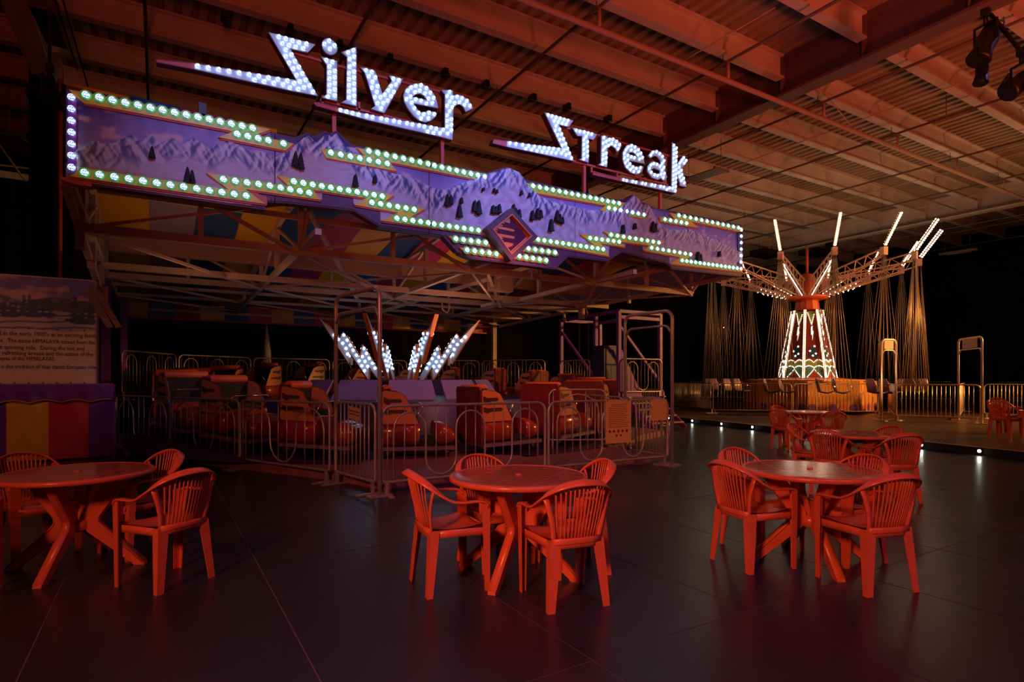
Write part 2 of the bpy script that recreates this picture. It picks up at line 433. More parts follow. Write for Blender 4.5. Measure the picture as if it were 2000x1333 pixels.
# ceiling: ribbed deck, joists, girders
ce = structure('ceiling', (0, 0, ZD))
m = MB(); pit = 0.305; x = X0; prof = []
while x < X1 + 0.3:
    prof += [(x, ZD), (x + 0.15, ZD), (x + 0.185, ZD + 0.085), (x + 0.27, ZD + 0.085)]; x += pit
n = len(prof)
for y in (Y0, Y1 + 0.3): m.v += [(p[0], y, p[1]) for p in prof]
for i in range(n - 1): m.face((i, i + 1, n + i + 1, n + i))
m.build('roof_deck', M_deck, ce)
m = MB(); m.box(((X0 + X1) / 2, (Y0 + Y1) / 2, ZD + 0.22), (X1 - X0 + 1, Y1 - Y0 + 1, 0.1)); m.build('roof_slab', M_wall, ce)
def ibeam_x(x0, x1, y, zb, zt, w, t=0.02):
    m = MB(); xc, L = (x0 + x1) / 2, x1 - x0
    m.box((xc, y, zb + t), (L, w, t * 2)); m.box((xc, y, zt - t), (L, w, t * 2)); m.box((xc, y, (zb + zt) / 2), (L, t, zt - zb - 3 * t)); return m
def ibeam_y(y0, y1, x, zb, zt, w, t=0.03, stiff=()):
    m = MB(); yc, L = (y0 + y1) / 2, y1 - y0
    m.box((x, yc, zb + t), (w, L, t * 2)); m.box((x, yc, zt - t), (w, L, t * 2)); m.box((x, yc, (zb + zt) / 2), (t, L, zt - zb - 3 * t))
    for y in stiff: m.box((x, y, (zb + zt) / 2), (w * 0.9, 0.02, zt - zb - 0.1))
    return m
GX = [-2.15, 12.6, 28.0]
JY = [10.25 + 1.85 * k for k in range(-9, 8)]
for gi, g in enumerate(GX):
    ibeam_y(Y0, Y1, g, 8.0, ZD - 0.001, 0.4, stiff=JY).build('girder', M_girder if gi == 1 else M_steel, ce)
segs = [(X0, GX[0] - 0.2), (GX[0] + 0.2, GX[1] - 0.2), (GX[1] + 0.2, GX[2] - 0.2), (GX[2] + 0.2, X1)]
bms = {}
for si, (a, b) in enumerate(segs):
    bms[si] = ibeam_x(a, b, 0, 8.38, ZD - 0.001, 0.21).mesh('roof_beam', M_steel, (0, 0, 0))
for y in JY:
    for si in range(4): put('roof_beam', bms[si], ce, (0, y, 0))
# columns
for g in GX:
    m = MB(); m.box((g, 16.2, 4.0), (0.42, 0.03, 8.0)); m.box((g - 0.2, 16.2, 4.0), (0.03, 0.4, 8.0)); m.box((g + 0.2, 16.2, 4.0), (0.03, 0.4, 8.0)); m.box((g, 16.2, 0.02), (0.6, 0.6, 0.04))
    o = m.build('trim_column', M_wall); o['kind'] = 'structure'

# sprinkler pipework
HANG = MB().tube([(-0.05, 0, 0), (0.12, 0, 0), (0.12, 0, 0.3)], 0.01, 5).mesh('hanger', M_darkpipe)
t = thing('sprinkler_pipework', (9.95, 8.18, 7.7), 'red sprinkler main with thin dark branch pipes hung under the roof beams', 'pipes')
MB().cyl((X0, 8.18, 7.7), (X1 - 0.2, 8.18, 7.7), 0.055, 10).build('main_pipe', M_pipe, t)
for k in range(-2, 11):
    x = -0.2 + 3.5 * k
    MB().cyl((x, Y0, 8.12), (x, Y1 - 0.8, 8.12), 0.032, 8).build('branch_pipe', M_darkpipe, t)
    MB().cyl((x, 8.18, 7.7), (x, 8.18, 8.12), 0.035, 8).build('riser', M_pipe, t)
    for y in JY[::2]: put('hanger', HANG, t, (x, y, 8.1))
for a_, b_ in (((9.0, 8.2, 7.78), (9.9, 6.8, 8.38)), ((15.2, 8.2, 7.75), (13.1, 8.0, 8.38))): MB().cyl(a_, b_, 0.014, 6).build('sway_brace', M_pipe, t)
t2 = thing('conduit_run', (20, 9.0, 8.3), 'thin tan conduits strung diagonally below the right roof bays', 'pipes')
for y0, y1, xx, z in ((3.0, 23.5, 16.0, 8.3), (0, 23.5, 22.4, 8.25), (0, 23.5, 26.3, 8.3), (0, 23.5, 31.0, 8.28)):
    MB().cyl((xx, y0, z), (xx, y1, z), 0.014, 6).build('conduit', M_tan, t2)
MB().cyl((14.0, 10.9, 8.28), (27.7, 10.9, 8.28), 0.022, 6).build('conduit', M_pipe, t2)

# small black clamps on the roof beams above the lettering
k = 0
for ci, (px, py) in enumerate(((437, 32), (566, 58), (662, 88), (760, 115), (868, 142), (948, 165), (1040, 191), (1107, 209), (1187, 232))):
    p = at_z(px, py, 8.30)
    c = thing('beam_clamp', p, f'small black clamp gripping the roof beam edge above the lit lettering, {ORD[ci]} from the left', 'clamp', 'black clamps along the roof beams')
    m = MB(); m.box((p[0], p[1], p[2]), (0.10, 0.24, 0.12)); m.cyl((p[0] - 0.05, p[1], p[2] - 0.06), (p[0] + 0.12, p[1], p[2] - 0.02), 0.04, 8); m.build('clamp_body', M_blackmetal, c)
    MB().cyl((p[0], p[1], p[2] + 0.02), (p[0], p[1], 8.40), 0.012, 5).build('threaded_rod', M_blackmetal, c)

# tube heater / louvre stacks hanging from beams
def louvre(a, b, label, n=6):
    a, b = Vector(a), Vector(b); c = (a + b) / 2
    t = thing('ceiling_heater', tuple(c), label, 'heater'); d = (b - a).normalized(); s = d.cross(Vector((0, 0, 1)))
    for i in range(n):
        o = s * (i - n / 2) * 0.09
        MB().bar(a + o, b + o, 0.055, 0.035).build('radiant_tube', M_darkpipe, t)
    for p in (a, b): MB().bar(p - s * 0.35, p + s * 0.3, 0.05, 0.08).build('end_cap', M_darkpipe, t); MB().cyl(p, p + Vector((0, 0, 8.4 - p.z)), 0.01, 5).build('suspension_wire', M_darkpipe, t)
louvre(at_Z(1848, 172, 15.5), at_Z(1966, 132, 14.6), 'louvred tube heater hanging below the red-lit beam at upper right')
louvre(at_Z(1345, 352, 18), at_Z(1408, 331, 17.0), 'small louvred tube heater hanging just right of the Streak lettering')
louvre(at_Z(18, 262, 13.5), at_Z(62, 292, 14.5), 'louvred tube heater in the dark bay left of the black column', 5)

# theatre lamps at the upper right
def stage_lamp(p, tgt, s, label):
    p = Vector(p); t = thing('stage_lamp', tuple(p), label, 'spotlight')
    d = (Vector(tgt) - p).normalized(); u = d.cross(Vector((0, 0, 1))).normalized(); w = u.cross(d)
    rings = []
    for q, r in ((-0.32, 0.06), (-0.28, 0.12), (-0.05, 0.15), (0.1, 0.13), (0.3, 0.17), (0.33, 0.15)):
        rings.append([p + d * q * s + (u * math.cos(2 * PI * i / 14) + w * math.sin(2 * PI * i / 14)) * r * s for i in range(14)])
    MB().ring_loft(rings).build('lamp_housing', M_blackmetal, t)
    m = MB()
    for e in (-1, 1): m.bar(p + u * 0.17 * s * e, p + u * 0.17 * s * e + Vector((0, 0, 0.3 * s)), 0.03, 0.02)
    m.bar(p - u * 0.18 * s + Vector((0, 0, 0.3 * s)), p + u * 0.18 * s + Vector((0, 0, 0.3 * s)), 0.03, 0.02)
    m.build('yoke', M_blackmetal, t)
    m = MB(); m.cyl(p + Vector((0, 0, 0.3 * s)), p + Vector((0, 0, 0.48 * s)), 0.03, 8); m.box(p + Vector((0, 0, 0.48 * s)), (0.1, 0.1, 0.1)); m.build('hook_clamp', M_blackmetal, t)
    m = MB(); m.box(p + d * 0.36 * s + Vector((0, 0, 0.16 * s)), (0.3 * s, 0.02, 0.2 * s), Matrix.Rotation(0.6, 3, 'Z')); m.build('barn_door', M_blackmetal, t)
    return t
pA = Vector(at_Z(1925, 85, 8.8)); pB = Vector(at_Z(1995, 160, 8.6))
stage_lamp(pA, pA + Vector((-0.6, 0.2, -1.2)), 0.98, 'large black stage lamp hanging at top right, nearer the big girder')
stage_lamp(pB, pB + Vector((-0.9, 0.4, -0.7)), 0.9, 'black stage lamp cut by the right picture edge below its bar')
stage_lamp(at_Z(1918, 140, 8.9), Vector(at_Z(1900, 260, 8.9)), 0.6, 'smaller black stage lamp tucked under the large one at top right')
t = thing('lighting_bar', at_Z(1960, 50, 8.8), 'black lighting bar running off the top right corner', 'bar')
MB().tube([at_Z(1935, 28, 8.8), at_Z(2010, 120, 8.3), at_Z(2090, 210, 7.9)], 0.03, 8).build('bar_tube', M_blackmetal, t)
MB().tube([at_Z(1925, 45, 8.8), at_Z(1945, 38, 8.75), at_Z(1962, 42, 8.8), at_Z(1958, 56, 8.8)], 0.012, 6).build('power_cable', M_blackmetal, t)
p = on_y(97, 192, 11.0)
tl = stage_lamp(p, (3, 8.5, 4.3), 0.95, 'small grey stage lamp clamped at the left girder end')
MB().bar(Vector(p) + Vector((0, 0, 0.3)), (p[0], p[1], 8.0), 0.04).build('drop_pole', M_blackmetal, tl)
t = thing('line_array_speaker', at_Z(92, 40, 9.8), 'long black fixture hanging beside the left girder at upper left', 'fixture')
m = MB(); a, b = Vector(at_Z(80, 0, 8.6)), Vector(at_Z(112, 78, 10.8)); m.bar(a, b, 0.30, 0.24); m.build('fixture_body', M_blackmetal, t)
m = MB(); m.cyl(a, a + Vector((0, 0, 0.9)), 0.015, 5); m.cyl(b, b + Vector((0, 0, 0.7)), 0.015, 5); m.build('suspension_wire', M_blackmetal, t)
for i, (pa, pb, lab) in enumerate((((105, -10), (151, 136), 'thin dark cable dropping beside the left girder, nearer the fixture'), ((120, -10), (172, 170), 'thin dark cable dropping toward the marquee top left corner'))):
    tag(MB().cyl(at_Z(*pa, 7.5), at_Z(*pb, 9.5), 0.012, 6).build('hanging_cable', M_blackmetal), lab, 'cable')
# black batten fixtures over the swing ride
for px, py, w, lab in ((1495, 496, 1.7, 'black box fixture hanging behind the swing ride, left one'), (1590, 493, 1.7, 'black box fixture hanging behind the swing ride by the column')):
    p = Vector(at_Z(px, py, 30)); t = thing('hanging_fixture', tuple(p), lab, 'fixture')
    MB().box(p, (w * 0.8, w * 0.5, 0.3)).build('fixture_body', M_blackmetal, t)
    m = MB(); m.cyl(p - Vector((0.5, 0, -0.1)), p + Vector((-0.5, 0, 8.3 - p.z)), 0.015, 5); m.cyl(p + Vector((0.5, 0, 0.1)), p + Vector((0.5, 0, 8.3 - p.z)), 0.015, 5); m.build('suspension_wire', M_blackmetal, t)
tag(MB().cyl((GX[2] - 0.35, 15.9, 0.1), (GX[2] - 0.35, 15.9, 7.9), 0.05, 8).build('standpipe', mat('red_standpipe', (0.6, 0.08, 0.06), 0.5)), 'tall red standpipe rising beside the column behind the swing tower', 'pipe')
tag(MB().bar(at_Z(1560, 405, 27), at_Z(1660, 425, 29), 0.0001).build('spare', M_tan), None) if False else None
p = Vector(at_Z(1872, 491, 28)); t = thing('strip_light', tuple(p), 'pale unlit strip light high on the right black curtain', 'light')
MB().bar(at_Z(1837, 497, 29), at_Z(1905, 487, 26.5), 0.18, 0.1).build('strip_housing', M_tan, t)
MB().bar(at_Z(1850, 498, 28.5), at_Z(1895, 491.5, 27), 0.1, 0.04).build('diffuser', M_steel, t)
for q in (0.15, 0.85):
    pq = Vector(at_Z(1837, 497, 29)).lerp(Vector(at_Z(1905, 487, 26.5)), q); MB().cyl(pq, (pq.x, pq.y, 8.36), 0.012, 5).build('suspension_wire', M_darkpipe, t)
# red steel bar and grey duct in the left dark bay
tag(MB().cyl(at_Z(-60, 206, 15), at_Z(71, 231, 17.0), 0.10, 10).build('wall_pipe', M_pipe), 'red pipe crossing the dark bay at the left picture edge', 'pipe')
t = thing('wall_beam', at_Z(30, 342, 17), 'grey horizontal steel beam above the black drape at far left', 'beam')
MB().bar(at_Z(-80, 328, 15.5), at_Z(71, 350, 19), 0.08, 0.2).build('beam_web', M_steel, t)
MB().cyl(at_Z(-40, 230, 16.5), at_Z(48, 352, 16.8), 0.03, 6).build('brace', M_pipe, t)
MB().cyl(at_Z(-40, 318, 16.5), at_Z(72, 331, 18), 0.03, 6).build('upper_pipe', M_pipe, t)
tag(MB().cyl((-1.82, 15.9, 0.1), (-1.82, 15.9, 7.9), 0.045, 8).build('standpipe', mat('red_standpipe', (0.6, 0.08, 0.06), 0.5)), 'slim red pipe on the black column left of the marquee', 'pipe')

# raised stage on the right
def ex(y): return 12.75 + 0.183 * (y - 4)
sg = structure('floor_stage')
m = MB(); m.prism([(ex(-7.5), -7.5), (X1 - 0.3, -7.5), (X1 - 0.3, 23.8), (ex(23.8), 23.8)], lambda a, b: (a, b, 0.002), lambda a, b: (a, b, 0.15)); fixn(m.build('stage_deck', M_stage, sg))
d = Vector((0.183, 1, 0)).normalized(); nrm = Vector((-d.y, d.x, 0))
m = MB(); m.bar(Vector((ex(-7.5), -7.5, 0.078)) + nrm * 0.012, Vector((ex(23.8), 23.8, 0.078)) + nrm * 0.012, 0.02, 0.146); m.build('stage_fascia', M_stageedge, sg)
m = MB(); m.bar(Vector((ex(-7.5), -7.5, 0.155)), Vector((ex(23.8), 23.8, 0.155)), 0.05, 0.008); m.build('stage_nosing', M_swingarm, sg)
led0 = None
for i, y in enumerate((1.4, 2.5, 3.6, 4.69, 5.72, 6.83, 7.95, 9.1, 10.2, 11.4, 12.7, 13.9, 15.2)):
    c = Vector((ex(y), y, 0.085)) + nrm * 0.023
    t = thing('step_light', tuple(c), f'small round white step light in the black stage edge, {ORD[i]} from the near right end', 'light', 'step lights along the stage edge')
    if led0 is None:
        led0 = MB().cyl(Vector((0, 0, 0)), nrm * 0.012, 0.042, 14).mesh('lamp_rim', M_blackmetal)
        led1 = MB().cyl(nrm * 0.008, nrm * 0.02, 0.026, 12).mesh('lens', M_edge)
    put('lamp_rim', led0, t); put('lens', led1, t)

# ================================================================ MARQUEE
YS = 8.5
def P2(px, py, y=YS):
    a = on_y(px, py, y); return (a[0], a[2])
def proj(x, y, z):
    Z = x * DX + y * DY; l = x * RX + y * RY
    return 1000 + F * l / Z, HOR - F * (z - CAMH) / Z
mq = thing('marquee_sign', (5.14, 8.6, 3.75), 'long painted mountain marquee framed by lit zigzag borders across the ride front', 'sign')
top_px = [(128, 168), (545, 264), (575, 270), (601, 261), (612, 268), (636, 258), (645, 262), (658, 257), (672, 272), (688, 285), (840, 318), (952, 340), (975, 332), (992, 328), (1015, 340), (1028, 353), (1200, 391), (1222, 392), (1236, 382), (1247, 394), (1262, 399), (1280, 408), (1300, 411), (1449, 440)]
bot_px = [(128, 351), (517, 407), (519, 392), (560, 394), (690, 409), (742, 440), (880, 462), (900, 494), (925, 504), (1085, 524), (1110, 500), (1187, 509), (1215, 491), (1300, 512), (1312, 524), (1449, 539)]
top_w = [P2(*p) for p in top_px]; bot_w = [P2(*p) for p in bot_px]
def lerp_poly(pl, x):
    if x <= pl[0][0]: return pl[0][1]
    for (a, b), (c, d) in zip(pl, pl[1:]):
        if x <= c: return b + (d - b) * (x - a) / max(1e-9, c - a)
    return pl[-1][1]
ridge_px = [(120, 300), (160, 290), (186, 273), (202, 283), (220, 281), (256, 264), (275, 277), (295, 263), (317, 282), (340, 269), (357, 283), (380, 270), (412, 291), (425, 281), (447, 274), (477, 290), (490, 301), (510, 295), (537, 308), (556, 298), (575, 284), (601, 264), (618, 279), (636, 261), (647, 268), (657, 260), (680, 290), (700, 310), (760, 337), (800, 348), (838, 364), (860, 372), (880, 368), (905, 358), (925, 348), (960, 337), (989, 329), (1008, 335), (1030, 366), (1060, 388), (1090, 398), (1123, 404), (1150, 412), (1180, 409), (1205, 409), (1220, 398), (1236, 383), (1250, 400), (1265, 400), (1280, 430), (1298, 446), (1320, 450), (1345, 447), (1375, 462), (1405, 470), (1440, 490), (1460, 495)]
ridge_w = [P2(*p) for p in ridge_px]
def N(x, z, s, o=0.0): return noise.noise(Vector((x * s, z * s, o)))
def mural(x, z, zt, zb):
    h = lerp_poly(ridge_w, x); hh = 0.30
    t = (h - z)
    carved = 1.0 if x > 3.0 else 0.45
    if t < 0:   # sky
        v = min(1, -t / 0.45)
        c = [0.30 * (1 - v) + 0.045 * v, 0.27 * (1 - v) + 0.035 * v, 0.66 * (1 - v) + 0.36 * v]
        cl = N(x, z * 1.8, 3.2, 3) * 0.6 + N(x, z * 1.8, 8, 5) * 0.35 - 0.10 - v * 0.15
        if cl > 0:
            k = min(1, cl * 5); c = [c[i] * (1 - k) + (0.60, 0.47, 0.60)[i] * k for i in range(3)]
        return c, 0.0
    def hf(a, b): return (1 - abs(noise.noise(Vector((a * 4.2 + b * 2.4, b * 1.6, 9)))) * 2) * 0.6 + (1 - abs(noise.noise(Vector((a * 9 - b * 5, b * 4, 2)))) * 2) * 0.3 + noise.noise(Vector((a * 24 + b * 12, b * 10, 5))) * 0.14
    r1 = hf(x, z); g = (hf(x + 0.02, z) - r1) * 6
    body = min(1, t / 0.04)
    m = max(0.0, min(1.0, 1.25 - t / (hh * 0.85 + 0.16 * N(x, 0, 1.5, 1))))
    shade = max(0, min(1, 0.48 + g + 0.25 * math.exp(-t / 0.05)))
    rock = [0.08 + 0.56 * shade, 0.11 + 0.62 * shade, 0.34 + 0.50 * shade]
    dn = z * 15 + 5 * N(x * 0.5, z, 1.3, 8) + 1.6 * N(x, z, 3.5, 8); dune = abs(math.sin(dn))
    fine = 0.5 + 0.5 * N(x * 0.5, z * 2.5, 12, 4)
    snow = [0.42 + 0.13 * fine, 0.41 + 0.13 * fine, 0.56 + 0.12 * fine]
    if x < 2.6: w_ = max(0, min(1, (0.32 - (z - zb)) / 0.3)) * min(1, (2.6 - x) / 0.8); snow = [snow[0] + 0.06 * w_, snow[1] - 0.10 * w_, snow[2] - 0.16 * w_]  # reddish light on the lower left put into the snow colour
    if dune < 0.10: snow = [snow[0] + 0.05, snow[1] - 0.12, snow[2] - 0.12]
    if x > 3.4:
        q_ = max(0, min(1, 0.5 + 9 * (noise.noise(Vector((x * 7, z * 9, 3))) - noise.noise(Vector((x * 7 + 0.12, z * 9, 3)))))); snow = [c_ * (0.84 + 0.24 * q_) for c_ in snow]
    k = min(1, m * 2.2)
    c = [snow[i] * (1 - k) + rock[i] * k for i in range(3)]
    d = (0.02 * body * m + 0.030 * r1 * m) * carved + 0.007 * noise.noise(Vector((x * 5, z * 10, 3))) * carved + 0.004
    for pk, amp in ((P2(989, 340), 0.07), (P2(630, 275), 0.012), (P2(657, 275), 0.012), (P2(1240, 395), 0.05)):
        rr = math.hypot((x - pk[0]) * 0.8, (z - pk[1]) * 1.2)
        if rr < 0.6: d += amp * (1 - rr / 0.6) * (0.7 + 0.4 * r1)
    return c, d
lowe = [P2(*p) for p in [(128, 352), (480, 400), (503, 398), (505, 374), (612, 390), (628, 390), (630, 376), (690, 384), (692, 401), (742, 407), (744, 432), (937, 457), (1036, 473), (1188, 500), (1190, 478), (1220, 484), (1222, 475), (1255, 480), (1256, 491), (1307, 497), (1308, 517), (1449, 532)]]
uppe = [P2(*p) for p in [(128, 175), (528, 255), (530, 272), (574, 283), (695, 290), (952, 342), (1026, 358), (1222, 398), (1306, 416), (1449, 446)]]
seams = [P2(p, 350)[0] for p in (128, 537, 838, 1123, 1298, 1449)]
for s in range(5):
    xa, xb = seams[s] + 0.005, seams[s + 1] - 0.005
    nx = int((xb - xa) / 0.014); nv = 56; m = MB(); cols = []
    for i in range(nx + 1):
        x = xa + (xb - xa) * i / nx; zt = lerp_poly(top_w, x); zb = lerp_poly(bot_w, x)
        for j in range(nv + 1):
            z = zb + (zt - zb) * j / nv
            c, d = mural(x, z, zt, zb); d = max(0, d); 
            if z < lerp_poly(lowe, x) - 0.01: c = [0.09, 0.035, 0.10]; d = 0
            elif z > lerp_poly(uppe, x) + 0.01 and z > lerp_poly(ridge_w, x): c = [0.05, 0.02, 0.14]
            if j in (0, nv) or i in (0, nx): d = 0
            m.v.append((x, YS - d, z)); cols.append(c)
    for i in range(nx):
        for j in range(nv):
            a = i * (nv + 1) + j; m.face((a, a + nv + 1, a + nv + 2, a + 1), True)
    me = m.mesh('mural_panel', M_mural, wl(mq))
    ca = me.color_attributes.new('Col', 'FLOAT_COLOR', 'POINT')
    ca.data.foreach_set('color', [q for c in cols for q in (*c, 1.0)])
    put('mural_panel', me, mq)
    # box behind the panel
    xs_ = [x for x, _ in top_w if xa < x < xb]; xs2 = [x for x, _ in bot_w if xa < x < xb]
    poly = [(xa, lerp_poly(top_w, xa) + 0.02)] + [(x, lerp_poly(top_w, x) + 0.02) for x in xs_] + [(xb, lerp_poly(top_w, xb) + 0.02), (xb, lerp_poly(bot_w, xb) - 0.02)] + [(x, lerp_poly(bot_w, x) - 0.02) for x in reversed(xs2)] + [(xa, lerp_poly(bot_w, xa) - 0.02)]
    fixn(MB().prism(poly, lambda a, b: (a, YS + 0.012, b), lambda a, b: (a, YS + 0.17, b)).build('cabinet', M_return, mq))
strips = [
 [(135, 177), (528.7, 255), (497, 265.5), (573.7, 282.5), (557, 296), (426, 270), (456, 258.7), (166, 203.7)],
 [(624, 291.3), (711.7, 306), (695.5, 290), (952, 342.6), (943, 355), (760, 318.5), (774, 336.5), (636, 310)],
 [(1026, 358.4), (1222, 398), (1211, 405), (1262, 420), (1255, 428.5), (1169, 412), (1181, 402.5), (1036, 377)],
 [(1286, 424.5), (1316, 429), (1305.7, 416.4), (1447.8, 445.4), (1447.8, 454.5), (1347, 433.5), (1362, 446), (1288, 434)],
 [(135, 346), (167.5, 331), (446, 371.5), (402.5, 339.5), (564.5, 366), (541, 344.8), (768.4, 382.3), (749.5, 395.2), (828.3, 409.5), (798, 426.3), (941, 449), (937, 457.3), (742.7, 432.2), (776.5, 416.8), (689.5, 401.2), (713, 388.5), (610.4, 372.3), (625, 392), (478.7, 371), (517.5, 400)],
 [(873.7, 461.9), (950, 472.5), (956, 482), (887, 472)],
 [(895.3, 484.3), (972, 494), (984, 505), (908, 494)],
 [(1040.4, 464.2), (1159.3, 480.2), (1130.3, 457.8), (1200, 466.5), (1175.2, 452.6), (1297, 473), (1279.6, 484.5), (1355, 496.1), (1337.6, 507.7), (1447.8, 525), (1447.8, 532), (1307.2, 516.4), (1326, 503.4), (1255, 490.3), (1265, 480.2), (1205.7, 472.9), (1220.2, 484.5), (1170.9, 475.8), (1188.3, 501.9), (1036, 473)],
 [(1022, 483), (1084, 491), (1090, 499), (1018, 490)],
 [(1003, 498), (1066, 506.5), (1062, 514), (1000, 505)]]
for st in strips:
    pl = [P2(*p) for p in st]
    o = fixn(MB().prism(pl, lambda a, b: (a, YS - 0.035, b), lambda a, b: (a, YS + 0.03, b)).build('zigzag_border', M_bolt_y, mq))
    # darker red edging under the strip
    cxm = sum(p[0] for p in pl) / len(pl); czm = sum(p[1] for p in pl) / len(pl)
    fixn(MB().prism([(x + 0.012, z - 0.02) for x, z in pl], lambda a, b: (a, YS - 0.02, b), lambda a, b: (a, YS + 0.02, b)).build('border_edging', M_redframe, mq))
m = MB(); m.prism([P2(133, 180), P2(150, 200), P2(149, 335), P2(133, 345)], lambda a, b: (a, YS - 0.02, b), lambda a, b: (a, YS + 0.02, b)); fixn(m.build('side_strip', M_purple, mq))
m = MB(); m.prism([P2(1440, 447), P2(1449, 447), P2(1449, 532), P2(1440, 530)], lambda a, b: (a, YS - 0.02, b), lambda a, b: (a, YS + 0.02, b)); fixn(m.build('side_strip', M_navy, mq))
def bulb_mesh(name, r, mats, disc=0.0):
    m = MB()
    if disc:
        m.cur = 1; n = 12; o = len(m.v); m.v.append((0, 0.001, 0))
        for i in range(n): m.v.append((disc * math.cos(2 * PI * i / n), 0.001, disc * math.sin(2 * PI * i / n)))
        for i in range(n): m.face((o, o + 1 + i, o + 1 + (i + 1) % n))
    m.cur = 0; n = 10; rings = []
    for h, k in ((0.0, 0.72), (0.42, 1.0), (0.85, 0.9), (1.12, 0.55)):
        rings.append([(r * k * math.cos(2 * PI * i / n), -0.004 - h * r * 0.8, r * k * math.sin(2 * PI * i / n)) for i in range(n)])
    m.ring_loft(rings, True, False, True)
    me = m.mesh(name, mats)
    import bmesh
    bm = bmesh.new(); bm.from_mesh(me); bmesh.ops.recalc_face_normals(bm, faces=bm.faces); bm.to_mesh(me); bm.free()
    return me
BM1 = bulb_mesh('bulb', 0.040, [M_bulb, M_bolt_g], 0.068)
BM0 = bulb_mesh('bulb', 0.040, [M_bulb])
BML = bulb_mesh('bulb', 0.030, [M_bulb])
rows = [((168.7, 188.7), (492.5, 253), 15), ((462.5, 264.5), (523, 277), 4), ((552.5, 283), (552.5, 283), 1), ((644.7, 300.7), (754.3, 321.8), 7), ((718.4, 297.5), (833.7, 322.3), 8), ((846, 325.9), (943.9, 347.5), 8),
 ((1038, 365), (1205.7, 399), 15), ((1185.4, 407.7), (1254, 421), 7), ((1295, 430), (1337, 437.5), 5), ((1322.3, 422.2), (1438.3, 446.2), 12),
 ((166, 339.5), (480, 384.5), 13), ((435.7, 352.5), (526, 365), 5), ((547, 368.7), (602.5, 378.7), 4), ((572.6, 356.6), (744.6, 385.2), 11), ((724.4, 397.4), (806.7, 410.9), 6), ((773, 428.2), (834, 437), 5), ((845.3, 439.2), (931.7, 451.4), 7),
 ((887.7, 468), (945.8, 475.4), 5), ((909.6, 489.7), (966.8, 497.3), 5), ((1047.6, 469.4), (1174.6, 488.4), 12), ((1149, 466.5), (1205.7, 473.8), 6), ((1190, 459.9), (1283, 475.2), 9), ((1268.9, 485.4), (1344.9, 498.2), 8), ((1328.4, 510), (1436, 525), 14),
 ((1028.8, 486.8), (1081, 494.7), 5), ((1011.4, 501.9), (1063.6, 510), 5)]
for a, b, n in rows:
    A_, B_ = P2(*a), P2(*b)
    for i in range(n):
        k = i / max(1, n - 1)
        put('bulb', BM1, mq, (A_[0] + (B_[0] - A_[0]) * k, YS - 0.037, A_[1] + (B_[1] - A_[1]) * k))
for a, b, n in (((140, 192.5), (140.5, 328.8), 7), ((1445, 449.7), (1444.2, 525.7), 7)):
    A_, B_ = P2(*a), P2(*b)
    for i in range(n): put('bulb', BM0, mq, (A_[0] + (B_[0] - A_[0]) * i / (n - 1), YS - 0.022, A_[1] + (B_[1] - A_[1]) * i / (n - 1)))
def pine(h):
    p = [(0, h)]; k = 5
    for i in range(k): z = h * (1 - (i + 1) / k) * 0.92 + 0.06 * h; w = h * 0.19 * (i + 1) / k + 0.01; p += [(w, z), (w * 0.6, z + 0.01)]
    p = p[:-1] + [(h * 0.05, 0.06 * h), (h * 0.05, 0)]
    return p + [(-x, z) for x, z in reversed(p[1:])]
pines = [(297, 309, 23), (366, 356, 30), (375, 358, 26), (577, 326, 31), (587, 331, 33), (694, 366, 26), (732, 358, 16), (873, 403, 24), (880, 401, 20), (897.5, 426, 27), (901, 398, 12), (927, 414, 22), (935, 419.6, 28), (963, 417, 16), (968, 417, 14), (975, 417, 18), (1003, 421, 22), (1007, 421, 14), (1014, 426, 17), (1040, 431, 20), (1050, 427, 20), (1056, 427, 17), (1076.6, 453, 25), (1088, 433, 22), (1093, 436, 18), (1098, 438, 14), (1217, 457, 18), (1240, 448, 12), (1275, 453, 20), (1279.6, 454, 17), (1363.7, 509, 17), (1368, 511, 14), (1405, 502, 11), (944, 373, 6), (965, 376, 8), (970, 378, 7), (1018, 381, 9), (1033, 386, 9)]
for px, py, hp in pines:
    b_ = on_y(px, py, YS - 0.05); t_ = on_y(px, py - hp, YS - 0.05); h = t_[2] - b_[2]
    fixn(MB().prism(pine(h), lambda a, b: (b_[0] + a, YS - 0.085, b_[2] + b), lambda a, b: (b_[0] + a, YS - 0.0, b_[2] + b)).build('pine_tree', M_pine, mq))
# diamond emblem
dm = [P2(989.6, 410.6), P2(1040.4, 467.1), P2(988.2, 513.5), P2(940.3, 449.7)]
cxd = sum(p[0] for p in dm) / 4; czd = sum(p[1] for p in dm) / 4
def sc(pl, k): return [(cxd + (x - cxd) * k, czd + (z - czd) * k) for x, z in pl]
eb = fixn(MB().prism(sc(dm, 0.74), lambda a, b: (a, YS - 0.10, b), lambda a, b: (a, YS + 0.0, b)).build('emblem_panel', M_orange, mq))
fr = MB()
fr.prism(sc(dm, 1.0), lambda a, b: (a, YS - 0.17, b), lambda a, b: (a, YS + 0.0, b), holes=[sc(dm, 0.74)])
fixn(fr.build('emblem_frame', M_return, mq))
fixn(MB().prism(sc(dm, 0.76), lambda a, b: (a, YS - 0.18, b), lambda a, b: (a, YS - 0.1, b), holes=[sc(dm, 0.71)]).build('emblem_trim', M_orange, mq))
